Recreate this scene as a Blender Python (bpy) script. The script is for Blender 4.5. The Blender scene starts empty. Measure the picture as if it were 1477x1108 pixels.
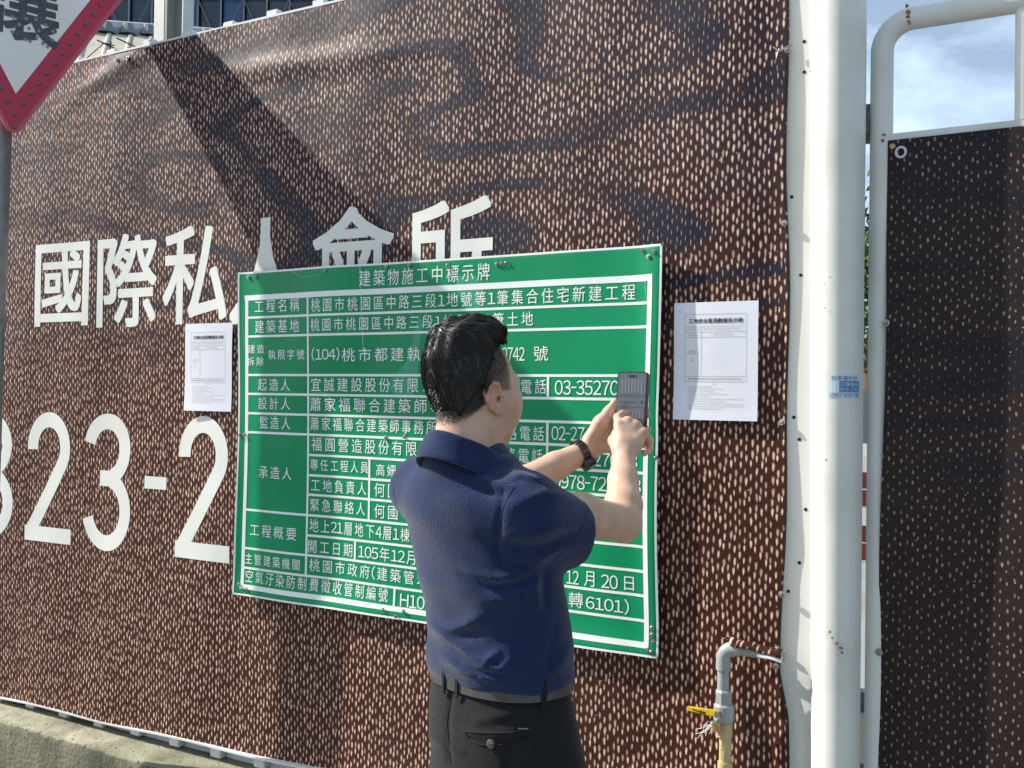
import bpy, bmesh, math, random
import numpy as np
from mathutils import Vector, Matrix
from mathutils.bvhtree import BVHTree
random.seed(7); RNG = np.random.default_rng(7)
scene = bpy.context.scene
COL = scene.collection
PI = math.pi

# ------------------------------------------------------------------ camera
F_PX, CX, CY = 1440.0, 738.5, 554.0
d_ = np.array([-2551., 18., -F_PX]); d_ /= np.linalg.norm(d_)
u_ = np.array([.014, 1., -(d_[0]*.014+d_[1])/d_[2]]); u_ /= np.linalg.norm(u_)
RC = np.stack([-d_, np.cross(u_, -d_), u_])          # camera axes -> world
CAM = np.array([0., -2.394, 1.58])
cam = bpy.data.objects.new('camera', bpy.data.cameras.new('camera')); COL.objects.link(cam)
m4 = Matrix.Identity(4)
for i in range(3):
    for j in range(3): m4[i][j] = RC[i][j]
    m4[i][3] = CAM[i]
cam.matrix_world = m4
cam.data.sensor_width = 36; cam.data.lens = 36*F_PX/1477
cam.data.clip_start = .05; cam.data.clip_end = 3000
scene.camera = cam

# ------------------------------------------------------------------ light
SUN_AZ, SUN_EL = math.radians(74.4), math.radians(36.8)
L = Vector((math.sin(SUN_AZ)*math.cos(SUN_EL), math.cos(SUN_AZ)*math.cos(SUN_EL), -math.sin(SUN_EL)))
sun = bpy.data.objects.new('sun', bpy.data.lights.new('sun', 'SUN')); COL.objects.link(sun)
sun.data.energy = 5.0; sun.data.angle = math.radians(.53); sun.data.color = (1, .95, .86)
sun.rotation_euler = L.to_track_quat('-Z', 'Y').to_euler(); sun.location = (-8, -5, 8)
world = bpy.data.worlds.new('World'); scene.world = world; world.use_nodes = True
wn, wl = world.node_tree.nodes, world.node_tree.links; wn.clear()
sky = wn.new('ShaderNodeTexSky'); sky.sky_type = 'NISHITA'; sky.sun_disc = False
sky.sun_elevation = SUN_EL; sky.sun_rotation = PI + SUN_AZ
sky.air_density = 1.0; sky.dust_density = 1.6; sky.ozone_density = 1.2
wtc = wn.new('ShaderNodeTexCoord'); wmp = wn.new('ShaderNodeMapping'); wmp.inputs['Scale'].default_value = (1, 1, 3.2)
wno = wn.new('ShaderNodeTexNoise'); wno.inputs['Scale'].default_value = 3.4; wno.inputs['Detail'].default_value = 9; wno.inputs['Roughness'].default_value = .58
wno.inputs['Distortion'].default_value = .5
wrm = wn.new('ShaderNodeMapRange'); wrm.inputs[1].default_value = .48; wrm.inputs[2].default_value = .82; wrm.inputs[3].default_value = .22; wrm.inputs[4].default_value = 1.
wmx = wn.new('ShaderNodeMix'); wmx.data_type = 'RGBA'; wmx.inputs[7].default_value = (9.2, 11.6, 14.2, 1)
wbg = wn.new('ShaderNodeBackground'); wbg.inputs['Strength'].default_value = .08
wout = wn.new('ShaderNodeOutputWorld')
wl.new(wtc.outputs['Generated'], wmp.inputs['Vector']); wl.new(wmp.outputs[0], wno.inputs['Vector'])
wl.new(wno.outputs['Fac'], wrm.inputs[0]); wl.new(wrm.outputs[0], wmx.inputs[0]); wl.new(sky.outputs[0], wmx.inputs[6])
wl.new(wmx.outputs[2], wbg.inputs['Color']); wl.new(wbg.outputs[0], wout.inputs['Surface'])
scene.view_settings.view_transform = 'Standard'; scene.view_settings.look = 'None'
scene.view_settings.gamma = 1; scene.view_settings.use_curve_mapping = False
scene.view_settings.exposure = 0.62

# ------------------------------------------------------------------ helpers
def ray(px, py): return RC @ np.array([(px-CX)/F_PX, -(py-CY)/F_PX, -1.])
def on(px, py, y=0.):                       # point of the vertical plane at distance y from the hoarding
    q = ray(px, py); return CAM + q*((y-CAM[1])/q[1])
def P(px, py, Z): return CAM + ray(px, py)*Z
def proj(p):
    q = (np.asarray(p)-CAM) @ RC
    return CX+F_PX*q[..., 0]/-q[..., 2], CY-F_PX*q[..., 1]/-q[..., 2]

def mat(name, col, rough=.6, metal=0., var=None, vscale=8., bump=0., bscale=60., spec=.5, sheen=0., sub=0., detail=6., vlo=.35, vhi=.7, emit=None, estr=0., coat=0.):
    m = bpy.data.materials.new(name); m.use_nodes = True
    nt = m.node_tree; n, l = nt.nodes, nt.links; b = n['Principled BSDF']
    b.inputs['Base Color'].default_value = (*col, 1); b.inputs['Roughness'].default_value = rough
    b.inputs['Metallic'].default_value = metal; b.inputs['Specular IOR Level'].default_value = spec
    if coat: b.inputs['Coat Weight'].default_value = coat; b.inputs['Coat Roughness'].default_value = .12
    if sheen: b.inputs['Sheen Weight'].default_value = sheen; b.inputs['Sheen Roughness'].default_value = .4
    if sub:
        b.inputs['Subsurface Weight'].default_value = sub; b.inputs['Subsurface Radius'].default_value = (1, .3, .15); b.inputs['Subsurface Scale'].default_value = .012
    if emit: b.inputs['Emission Color'].default_value = (*emit, 1); b.inputs['Emission Strength'].default_value = estr
    if var is not None or bump:
        tc = n.new('ShaderNodeTexCoord')
    if var is not None:
        no = n.new('ShaderNodeTexNoise'); no.inputs['Scale'].default_value = vscale; no.inputs['Detail'].default_value = detail
        mr = n.new('ShaderNodeMapRange'); mr.inputs[1].default_value = vlo; mr.inputs[2].default_value = vhi
        mx = n.new('ShaderNodeMix'); mx.data_type = 'RGBA'; mx.inputs[6].default_value = (*col, 1); mx.inputs[7].default_value = (*var, 1)
        l.new(tc.outputs['Object'], no.inputs['Vector']); l.new(no.outputs['Fac'], mr.inputs[0]); l.new(mr.outputs[0], mx.inputs[0]); l.new(mx.outputs[2], b.inputs['Base Color'])
    if bump:
        nb = n.new('ShaderNodeTexNoise'); nb.inputs['Scale'].default_value = bscale; nb.inputs['Detail'].default_value = 5
        bp = n.new('ShaderNodeBump'); bp.inputs['Strength'].default_value = bump; bp.inputs['Distance'].default_value = .004
        l.new(tc.outputs['Object'], nb.inputs['Vector']); l.new(nb.outputs['Fac'], bp.inputs['Height']); l.new(bp.outputs[0], b.inputs['Normal'])
    return m

def link(o, parent=None):
    COL.objects.link(o)
    if parent is not None:
        o.parent = parent; o.matrix_parent_inverse = parent.matrix_world.inverted()
    return o
def obj(name, verts, faces, m, parent=None, smooth=False):
    me = bpy.data.meshes.new(name); me.from_pydata([tuple(map(float, v)) for v in verts], [], [tuple(int(i) for i in f) for f in faces]); me.update()
    if m is not None: me.materials.append(m)
    if smooth: me.shade_smooth()
    return link(bpy.data.objects.new(name, me), parent)
def tag(o, label=None, cat=None, group=None, kind=None):
    if label: o['label'] = label
    if cat: o['category'] = cat
    if group: o['group'] = group
    if kind: o['kind'] = kind
    return o
def empty(name, loc, label, cat, group=None):
    o = bpy.data.objects.new(name, None); COL.objects.link(o); o.empty_display_size = .1
    o.matrix_world = Matrix.Translation(Vector(tuple(map(float, loc)))); return tag(o, label, cat, group)

class MB:                                    # mesh builder
    def __init__(s): s.v, s.f = [], []
    def add(s, v, f):
        k = len(s.v); s.v += [tuple(map(float, a)) for a in v]; s.f += [tuple(i+k for i in q) for q in f]; return s
    def box(s, x0, x1, y0, y1, z0, z1):
        return s.add([(x0,y0,z0),(x1,y0,z0),(x1,y1,z0),(x0,y1,z0),(x0,y0,z1),(x1,y0,z1),(x1,y1,z1),(x0,y1,z1)],
                     [(0,3,2,1),(4,5,6,7),(0,1,5,4),(1,2,6,5),(2,3,7,6),(3,0,4,7)])
    def tube(s, pts, r, n=12, caps=True):
        pts = [np.array(p, float) for p in pts]
        rs = r if hasattr(r, '__len__') else [r]*len(pts)
        t0 = pts[1]-pts[0]; t0 /= np.linalg.norm(t0)
        a = np.array([0,0,1.]) if abs(t0[2]) < .9 else np.array([1.,0,0])
        u = np.cross(t0, a); u /= np.linalg.norm(u); rings = []
        for i, p in enumerate(pts):
            t = pts[min(i+1, len(pts)-1)]-pts[max(i-1, 0)]; t /= np.linalg.norm(t)
            u = u-t*(u@t); u /= np.linalg.norm(u); w = np.cross(t, u)
            rings.append([p+rs[i]*(math.cos(q)*u+math.sin(q)*w) for q in np.linspace(0, 2*PI, n, endpoint=False)])
        v = [q for rg in rings for q in rg]; f = []
        for i in range(len(pts)-1):
            for j in range(n):
                k = (j+1) % n; f.append((i*n+j, i*n+k, (i+1)*n+k, (i+1)*n+j))
        if caps: f.append(tuple(range(n-1, -1, -1))); f.append(tuple((len(pts)-1)*n+j for j in range(n)))
        return s.add(v, f)
    def obj(s, name, m, parent=None, smooth=False, bevel=0):
        o = obj(name, s.v, s.f, m, parent)
        if bevel:
            bm = bmesh.new(); bm.from_mesh(o.data)
            bmesh.ops.bevel(bm, geom=bm.edges[:], offset=bevel, segments=2, affect='EDGES', clamp_overlap=True)
            bm.to_mesh(o.data); bm.free()
        if smooth:
            o.data.shade_smooth()
            try: o.data.set_sharp_from_angle(angle=math.radians(40))
            except Exception: pass
        return o
def instance(o, loc, parent, rot=None):
    c = o.copy(); COL.objects.link(c); c.parent = parent
    if parent is not None: c.matrix_parent_inverse = parent.matrix_world.inverted()
    c.location = tuple(map(float, loc))
    if rot: c.rotation_euler = rot
    return c
_gc, _og = {}, {}
def one_glyph(ch):
    if ch in _og: return _og[ch]
    c = bpy.data.curves.new('t', 'FONT'); c.body = ch; c.resolution_u = 3; c.fill_mode = 'FRONT'
    o = bpy.data.objects.new('t', c); COL.objects.link(o)
    me = bpy.data.meshes.new_from_object(o.evaluated_get(bpy.context.evaluated_depsgraph_get()))
    v = np.array([x.co[:2] for x in me.vertices]); f = [tuple(p.vertices) for p in me.polygons]
    bpy.data.objects.remove(o); bpy.data.curves.remove(c); bpy.data.meshes.remove(me)
    _og[ch] = (v, f); return _og[ch]
def glyphs(body, bold=0., cw=1.):                   # flat text outline as arrays, normalised to its own box
    k = (body, bold, cw)
    if k in _gc: return _gc[k]
    VS, f, X_, n_ = [], [], 0., 0
    for ch in body:
        if ch == ' ': X_ += .5; continue
        a_ = 1. if ord(ch) > 255 else .36 if ch in '()-' else .70 if ch == 'H' else .55
        gv, gf_ = one_glyph(ch if ord(ch) > 255 else chr(ord(ch)+0xFEE0)); cx_ = (gv[:, 0].min()+gv[:, 0].max())/2 if a_ < 1 else .5
        q = gv.copy(); sx_ = .50 if ch == '-' else cw if a_ == 1. else 1.; q[:, 0] = (q[:, 0]-cx_)*sx_+X_+a_/2; VS.append(q); f += [tuple(i+n_ for i in t) for t in gf_]; n_ += len(q); X_ += a_
    v = np.concatenate(VS)
    if bold:                                 # heavier weight: copies of the outline stepped outwards, one thin layer each
        vs, fs, n0 = [], [], len(v)
        for q in range(8):
            t = q*PI/4; sq_ = 1/max(abs(math.cos(t)), abs(math.sin(t))); vs.append(np.c_[v+[bold*math.cos(t)*sq_, bold*math.sin(t)*sq_], np.full(n0, q)]); fs += [tuple(i+q*n0 for i in g) for g in f]
        v, f = np.concatenate(vs), fs
    else: v = np.c_[v, np.zeros(len(v))]
    mn, mx = v[:, :2].min(0), v[:, :2].max(0); asp = (mx[0]-mn[0])/(mx[1]-mn[1]); v[:, :2] = (v[:, :2]-mn)/(mx-mn)
    _gc[k] = (v, f, asp); return _gc[k]
def fix_dir(v, f):                           # make faces look towards -y
    out = []
    for q in f:
        a, b, c = (np.array(v[i]) for i in q[:3])
        out.append(q if np.cross(b-a, c-a)[1] < 0 else q[::-1])
    return out
def cut_grid(o, axis, vals):
    bm = bmesh.new(); bm.from_mesh(o.data)
    for t in vals:
        co = [0,0,0]; no = [0,0,0]; co[axis] = t; no[axis] = 1
        bmesh.ops.bisect_plane(bm, geom=bm.verts[:]+bm.edges[:]+bm.faces[:], plane_co=co, plane_no=no, dist=1e-6)
    bm.to_mesh(o.data); bm.free()

# SDF modelling: smooth unions of simple solids, meshed with surface nets
class SDF:
    def __init__(s, lo, hi, h):
        s.lo = np.array(lo, float); s.h = h; s.n = np.ceil((np.array(hi)-s.lo)/h).astype(int)+1
        s.F = np.full(s.n, .05, np.float32)
    def grid(s, lo, hi):
        i0 = np.clip(np.floor((np.array(lo)-s.lo)/s.h).astype(int), 0, s.n); i1 = np.clip(np.ceil((np.array(hi)-s.lo)/s.h).astype(int)+1, 0, s.n)
        sl = tuple(slice(a, b) for a, b in zip(i0, i1))
        ax = [(s.lo[k]+s.h*np.arange(i0[k], i1[k])).astype(np.float32) for k in range(3)]
        return sl, ax[0][:, None, None], ax[1][None, :, None], ax[2][None, None, :]
    def put(s, sl, d, k, sub=False):
        A = s.F[sl]
        if A.size == 0: return
        if sub: s.F[sl] = np.maximum(A, -d) if k <= 0 else -s._sm(-A, d, k)
        else: s.F[sl] = s._sm(A, d, k)
    @staticmethod
    def _sm(a, b, k):
        if k <= 0: return np.minimum(a, b)
        h = np.maximum(k-np.abs(a-b), 0)/k
        return (np.minimum(a, b)-h*h*k*.25).astype(np.float32)
    def cone(s, a, b, ra, rb, k=.01, sub=False):
        a, b = np.array(a, float), np.array(b, float); m = max(ra, rb)+k+3*s.h
        sl, X, Y, Z = s.grid(np.minimum(a, b)-m, np.maximum(a, b)+m)
        ab = b-a; L2 = ab@ab+1e-12
        t = np.clip(((X-a[0])*ab[0]+(Y-a[1])*ab[1]+(Z-a[2])*ab[2])/L2, 0, 1)
        d = np.sqrt((X-a[0]-t*ab[0])**2+(Y-a[1]-t*ab[1])**2+(Z-a[2]-t*ab[2])**2)-(ra+(rb-ra)*t)
        s.put(sl, d, k, sub)
    def chain(s, pts, rs, k=.008, sub=False):
        for i in range(len(pts)-1): s.cone(pts[i], pts[i+1], rs[i], rs[i+1], k, sub)
    def ell(s, c, axes, rad, k=.01, sub=False, ex=2.):
        c = np.array(c, float); A = np.array(axes, float); m = max(rad)+k+3*s.h
        sl, X, Y, Z = s.grid(c-m, c+m)
        q = [np.abs(((X-c[0])*A[i][0]+(Y-c[1])*A[i][1]+(Z-c[2])*A[i][2])/rad[i])**ex for i in range(3)]
        g = (q[0]+q[1]+q[2])**(1/ex); q2 = sum(x**(2/ex)/rad[i]**2 for i, x in enumerate(q))
        d = g*(g-1)/np.maximum(np.sqrt(q2), 1e-4)
        s.put(sl, d.astype(np.float32), k, sub)
    def loft(s, secs, Rv, Fv, k=.02, ex=2.3, z0=None, z1=None):
        # secs: (z, cx, cy, a, b); rounded ends
        S = np.array(sorted(secs)); z0 = S[0, 0] if z0 is None else z0; z1 = S[-1, 0] if z1 is None else z1
        m = max(S[:, 3].max(), S[:, 4].max())+k+3*s.h
        sl, X, Y, Z = s.grid([S[:, 1].min()-m, S[:, 2].min()-m, z0-.02], [S[:, 1].max()+m, S[:, 2].max()+m, z1+.02])
        def ip(c):
            zz = Z.ravel(); return smooth_ip(zz, S[:, 0], S[:, c]).astype(np.float32)[None, None, :]
        cx, cy, a, b = ip(1), ip(2), ip(3), ip(4)
        r = (X-cx)*Rv[0]+(Y-cy)*Rv[1]; f = (X-cx)*Fv[0]+(Y-cy)*Fv[1]
        q1, q2 = np.abs(r/a), np.abs(f/b)
        g = (q1**ex+q2**ex)**(1/ex)+1e-6
        d = g*(g-1)/np.sqrt(q1**2/a**2+q2**2/b**2+1e-6)
        d = np.maximum(d, np.maximum(z0-Z, Z-z1))
        s.put(sl, d.astype(np.float32), k)
    def mesh(s):
        F = s.F; I = F < 0
        c = [I[dx:I.shape[0]-1+dx, dy:I.shape[1]-1+dy, dz:I.shape[2]-1+dz] for dx in (0,1) for dy in (0,1) for dz in (0,1)]
        alls = c[0].copy(); anys = c[0].copy()
        for q in c[1:]: alls &= q; anys |= q
        act = anys & ~alls; idx = np.argwhere(act); N = len(idx)
        ids = np.full(act.shape, -1, np.int32); ids[act] = np.arange(N)
        sm_ = np.zeros((N, 3)); cnt = np.zeros(N)
        cor = [(0,0,0),(0,0,1),(0,1,0),(0,1,1),(1,0,0),(1,0,1),(1,1,0),(1,1,1)]
        vals = {q: F[idx[:,0]+q[0], idx[:,1]+q[1], idx[:,2]+q[2]].astype(float) for q in cor}
        for i, a in enumerate(cor):
            for b in cor[i+1:]:
                if sum(abs(a[t]-b[t]) for t in range(3)) != 1: continue
                fa, fb = vals[a], vals[b]; mk = (fa < 0) != (fb < 0)
                t = np.where(mk, fa/(fa-fb+1e-12), 0)
                for ax in range(3): sm_[:, ax] += np.where(mk, a[ax]+t*(b[ax]-a[ax]), 0)
                cnt += mk
        V = (idx+sm_/cnt[:, None])*s.h+s.lo
        faces = []
        for ax in range(3):
            o1, o2 = (ax+1) % 3, (ax+2) % 3
            sh = [slice(1, -1)]*3; A = [slice(1, -1)]*3; A[ax] = slice(0, -1); B = list(A); B[ax] = slice(1, None)
            Ia, Ib = I[tuple(A)], I[tuple(B)]; e = np.argwhere(Ia != Ib)
            if len(e) == 0: continue
            fl = Ia[tuple(e.T)]
            e = e.copy(); e[:, o1] += 1; e[:, o2] += 1
            def g(d1, d2):
                q = e.copy(); q[:, o1] -= d1; q[:, o2] -= d2; return ids[tuple(q.T)]
            qd = np.stack([g(1,1), g(0,1), g(0,0), g(1,0)], 1)
            qd = np.where(fl[:, None], qd, qd[:, ::-1]); faces.append(qd)
        return V, np.concatenate(faces)
def smooth_ip(x, xs, ys):                    # monotone-ish cubic (Catmull-Rom) interpolation
    x = np.clip(x, xs[0], xs[-1]); i = np.clip(np.searchsorted(xs, x)-1, 0, len(xs)-2)
    m = np.gradient(ys, xs); hh = xs[i+1]-xs[i]; t = (x-xs[i])/hh
    return (2*t**3-3*t**2+1)*ys[i]+(t**3-2*t**2+t)*hh*m[i]+(-2*t**3+3*t**2)*ys[i+1]+(t**3-t**2)*hh*m[i+1]
def relax(V, Fq, it=2, lam=.5):
    n = len(V)
    for _ in range(it):
        acc = np.zeros_like(V); c = np.zeros(n)
        for a, b in ((0,1),(1,2),(2,3),(3,0)):
            for p, q in ((a, b), (b, a)):
                for k in range(3): acc[:, k] += np.bincount(Fq[:, p], V[Fq[:, q], k], n)
                c += np.bincount(Fq[:, p], minlength=n)
        V = V+lam*(acc/c[:, None]-V)
    return V
def np_obj(name, V, Fq, m, parent=None, attrs=None):
    me = bpy.data.meshes.new(name); me.vertices.add(len(V)); me.vertices.foreach_set('co', V.astype(np.float32).ravel())
    me.loops.add(Fq.size); me.loops.foreach_set('vertex_index', Fq.astype(np.int32).ravel())
    me.polygons.add(len(Fq)); me.polygons.foreach_set('loop_start', np.arange(0, Fq.size, 4, dtype=np.int32))
    me.polygons.foreach_set('loop_total', np.full(len(Fq), 4, np.int32)); me.update(calc_edges=True); me.validate()
    me.shade_smooth(); me.materials.append(m)
    for k, a in (attrs or {}).items():
        at = me.attributes.new(k, 'FLOAT', 'POINT'); at.data.foreach_set('value', a.astype(np.float32))
    return link(bpy.data.objects.new(name, me), parent)

# ------------------------------------------------------------------ materials
M = {}
M['paint'] = mat('white_paint', (.70, .71, .66), .42, var=(.50, .49, .42), vscale=5, bump=.08, bscale=22, vlo=.46, vhi=.95, detail=10)
M['plate'] = mat('plate_paint', (.66, .68, .64), .5, var=(.60, .61, .56), vscale=2, bump=.04)
M['white_sheet'] = mat('white_sheet', (.72, .73, .72), .45, var=(.55, .54, .48), vscale=5, vlo=.5)
M['print_white'] = mat('print_white', (.80, .81, .76), .5, var=(.72, .72, .66), vscale=6, bump=.05, bscale=25)
M['rust'] = mat('rust', (.20, .07, .02), .9, var=(.35, .16, .06), vscale=120)
M['zinc'] = mat('zinc', (.42, .42, .40), .42, .7, var=(.25, .22, .18), vscale=60)
M['dark_hole'] = mat('dark_hole', (.01, .01, .01), .9)
M['galv'] = mat('galvanised', (.30, .32, .32), .5, .4, var=(.22, .23, .23), vscale=25)
M['steel_grey'] = mat('steel_grey', (.20, .23, .23), .5, var=(.16, .18, .18), vscale=10)
M['paper'] = mat('laminated_paper', (.80, .81, .86), .22, bump=.10, bscale=14, var=(.76, .78, .84), vscale=10)
M['ink'] = mat('ink', (.03, .03, .035), .4); M['ink_soft'] = mat('ink_soft', (.30, .30, .33), .4)
M['pvc'] = mat('pvc_grey', (.34, .36, .36), .38, var=(.28, .29, .28), vscale=14, bump=.03)
M['cream'] = mat('cream_pipe', (.52, .44, .22), .5, var=(.38, .31, .15), vscale=18, bump=.05)
M['yellow'] = mat('yellow_handle', (.75, .52, .02), .4, var=(.6, .38, .02), vscale=40)
M['brass'] = mat('brass', (.45, .32, .12), .4, .6)

def concrete_mat(name, a, b, stain):
    m = mat(name, a, .9, var=b, vscale=14, detail=12)
    nt = m.node_tree; n, l = nt.nodes, nt.links; bs = n['Principled BSDF']
    tc = n.new('ShaderNodeTexCoord'); mp = n.new('ShaderNodeMapping'); mp.inputs['Scale'].default_value = (6, 6, .9)
    no = n.new('ShaderNodeTexNoise'); no.inputs['Scale'].default_value = 1.2; no.inputs['Detail'].default_value = 6
    mr = n.new('ShaderNodeMapRange'); mr.inputs[1].default_value = .42; mr.inputs[2].default_value = .68
    mx = n.new('ShaderNodeMix'); mx.data_type = 'RGBA'; mx.inputs[7].default_value = (*stain, 1)
    old = bs.inputs['Base Color'].links[0].from_socket
    l.new(tc.outputs['Object'], mp.inputs[0]); l.new(mp.outputs[0], no.inputs['Vector']); l.new(no.outputs['Fac'], mr.inputs[0])
    l.new(mr.outputs[0], mx.inputs[0]); l.new(old, mx.inputs[6])
    vo = n.new('ShaderNodeTexVoronoi'); vo.inputs['Scale'].default_value = 38; mv = n.new('ShaderNodeMapRange'); mv.inputs[1].default_value = .06; mv.inputs[2].default_value = .18
    mm = n.new('ShaderNodeMix'); mm.data_type = 'RGBA'; mm.inputs[6].default_value = (.05, .045, .035, 1)
    l.new(tc.outputs['Object'], vo.inputs['Vector']); l.new(vo.outputs['Distance'], mv.inputs[0]); l.new(mv.outputs[0], mm.inputs[0]); l.new(mx.outputs[2], mm.inputs[7])
    l.new(mm.outputs[2], bs.inputs['Base Color'])
    nb = n.new('ShaderNodeTexNoise'); nb.inputs['Scale'].default_value = 70; nb.inputs['Detail'].default_value = 8
    ad = n.new('ShaderNodeMath'); ad.operation = 'ADD'; bp = n.new('ShaderNodeBump'); bp.inputs['Strength'].default_value = .7; bp.inputs['Distance'].default_value = .006
    l.new(tc.outputs['Object'], nb.inputs['Vector']); l.new(nb.outputs['Fac'], ad.inputs[0]); l.new(mv.outputs[0], ad.inputs[1]); l.new(ad.outputs[0], bp.inputs['Height']); l.new(bp.outputs[0], bs.inputs['Normal'])
    return m
M['concrete'] = concrete_mat('concrete', (.36, .34, .25), (.24, .23, .16), (.13, .13, .075))
M['stained_shaded'] = concrete_mat('stained_shaded_concrete', (.25, .235, .165), (.15, .145, .095), (.06, .062, .035))  # mould stains, with the shade of grazing sun darkened into the colour
M['pavement'] = concrete_mat('pavement', (.30, .29, .27), (.22, .21, .20), (.18, .17, .16))
M['asphalt'] = mat('asphalt', (.05, .05, .05), .9, var=(.07, .07, .068), vscale=60, bump=.5, bscale=200)

def print_mat(name, g0, g1, fleck, fleck2, size, band_lo, band_hi, rough=.5, sparse=0.):
    """printed vinyl: dark ground covered with upright light flecks that thin out along curved bands"""
    m = bpy.data.materials.new(name); m.use_nodes = True; nt = m.node_tree; n, l = nt.nodes, nt.links; bs = n['Principled BSDF']
    def mth(op, a, b=None, c=None, clamp=False):
        q = n.new('ShaderNodeMath'); q.operation = op; q.use_clamp = clamp
        for i, s in enumerate((a, b, c)):
            if s is None: continue
            if isinstance(s, (int, float)): q.inputs[i].default_value = s
            else: l.new(s, q.inputs[i])
        return q.outputs[0]
    def mrange(v, a, b, c=0., d=1., smooth=True):
        q = n.new('ShaderNodeMapRange'); q.interpolation_type = 'SMOOTHSTEP' if smooth else 'LINEAR'
        l.new(v, q.inputs[0])
        for i, s in zip((1,2,3,4), (a, b, c, d)): q.inputs[i].default_value = s
        return q.outputs[0]
    tc = n.new('ShaderNodeTexCoord'); sp = n.new('ShaderNodeSeparateXYZ'); l.new(tc.outputs['Object'], sp.inputs[0]); X, Z = sp.outputs[0], sp.outputs[2]
    wa = n.new('ShaderNodeTexNoise'); wa.inputs['Scale'].default_value = 9; l.new(tc.outputs['Object'], wa.inputs['Vector'])
    xs = mth('DIVIDE', mth('ADD', X, mth('MULTIPLY', mth('SUBTRACT', wa.outputs['Fac'], .5), .010)), .0129)
    zs = mth('ADD', mth('DIVIDE', Z, .0275), mth('MULTIPLY', xs, .5))
    cb = n.new('ShaderNodeCombineXYZ'); l.new(xs, cb.inputs[0]); l.new(zs, cb.inputs[1])
    vo = n.new('ShaderNodeTexVoronoi'); vo.voronoi_dimensions = '2D'; vo.inputs['Scale'].default_value = 1; vo.inputs['Randomness'].default_value = .42; l.new(cb.outputs[0], vo.inputs['Vector'])
    ps = n.new('ShaderNodeSeparateXYZ'); l.new(vo.outputs['Position'], ps.inputs[0]); cs = n.new('ShaderNodeSeparateColor'); l.new(vo.outputs['Color'], cs.inputs[0])
    dx = mth('SUBTRACT', xs, ps.outputs[0]); dz = mth('SUBTRACT', mth('SUBTRACT', zs, ps.outputs[1]), mth('MULTIPLY', dx, .5))
    # curved bands
    mp = n.new('ShaderNodeMapping'); mp.inputs['Scale'].default_value = (.42, 1, 1.2); mp.inputs['Rotation'].default_value = (0, -.30, 0); mp.inputs['Location'].default_value = (.3, 0, .7)
    no = n.new('ShaderNodeTexNoise'); no.inputs['Scale'].default_value = 1.5; no.inputs['Detail'].default_value = 1.2; no.inputs['Distortion'].default_value = .5
    l.new(tc.outputs['Object'], mp.inputs[0]); l.new(mp.outputs[0], no.inputs['Vector'])
    wv = mth('SINE', mth('MULTIPLY', no.outputs['Fac'], 64.))
    n2 = n.new('ShaderNodeTexNoise'); n2.inputs['Scale'].default_value = 2.3; l.new(tc.outputs['Object'], n2.inputs['Vector'])
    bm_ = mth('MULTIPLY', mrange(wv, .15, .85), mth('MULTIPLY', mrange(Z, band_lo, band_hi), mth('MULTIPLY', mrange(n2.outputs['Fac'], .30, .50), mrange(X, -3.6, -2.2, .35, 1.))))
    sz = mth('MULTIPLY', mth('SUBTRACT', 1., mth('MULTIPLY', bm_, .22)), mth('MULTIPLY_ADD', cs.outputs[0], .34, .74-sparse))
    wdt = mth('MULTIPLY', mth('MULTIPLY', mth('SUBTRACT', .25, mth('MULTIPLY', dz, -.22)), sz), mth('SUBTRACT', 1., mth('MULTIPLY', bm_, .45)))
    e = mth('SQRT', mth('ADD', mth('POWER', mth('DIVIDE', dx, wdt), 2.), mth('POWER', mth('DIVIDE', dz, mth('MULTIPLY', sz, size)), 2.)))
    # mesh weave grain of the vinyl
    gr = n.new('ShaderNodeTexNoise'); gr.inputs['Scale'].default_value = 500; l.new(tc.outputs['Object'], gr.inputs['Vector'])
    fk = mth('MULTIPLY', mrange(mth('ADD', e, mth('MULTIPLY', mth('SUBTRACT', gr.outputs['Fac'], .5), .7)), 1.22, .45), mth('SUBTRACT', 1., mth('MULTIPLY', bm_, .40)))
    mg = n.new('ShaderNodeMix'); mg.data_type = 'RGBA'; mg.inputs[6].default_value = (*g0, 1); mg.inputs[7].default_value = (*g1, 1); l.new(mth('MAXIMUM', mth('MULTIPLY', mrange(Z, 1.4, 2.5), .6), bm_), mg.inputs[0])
    mf = n.new('ShaderNodeMix'); mf.data_type = 'RGBA'; mf.inputs[6].default_value = (*fleck, 1); mf.inputs[7].default_value = (*fleck2, 1); l.new(cs.outputs[1], mf.inputs[0])
    mx = n.new('ShaderNodeMix'); mx.data_type = 'RGBA'; l.new(fk, mx.inputs[0]); l.new(mg.outputs[2], mx.inputs[6]); l.new(mf.outputs[2], mx.inputs[7])
    # dust
    du = n.new('ShaderNodeTexNoise'); du.inputs['Scale'].default_value = 3.2; du.inputs['Detail'].default_value = 8; l.new(tc.outputs['Object'], du.inputs['Vector'])
    md = n.new('ShaderNodeMix'); md.data_type = 'RGBA'; md.inputs[7].default_value = (.22, .19, .17, 1); l.new(mrange(du.outputs['Fac'], .45, .8, 0, .045), md.inputs[0]); l.new(mx.outputs[2], md.inputs[6])
    sk = n.new('ShaderNodeTexVoronoi'); sk.inputs['Scale'].default_value = 34; l.new(tc.outputs['Object'], sk.inputs['Vector'])
    ms = n.new('ShaderNodeMix'); ms.data_type = 'RGBA'; ms.inputs[7].default_value = (.6, .57, .5, 1); l.new(mrange(sk.outputs['Distance'], .055, .03), ms.inputs[0]); l.new(md.outputs[2], ms.inputs[6])
    l.new(ms.outputs[2], bs.inputs['Base Color']); bs.inputs['Roughness'].default_value = rough; bs.inputs['Specular IOR Level'].default_value = .2
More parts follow.
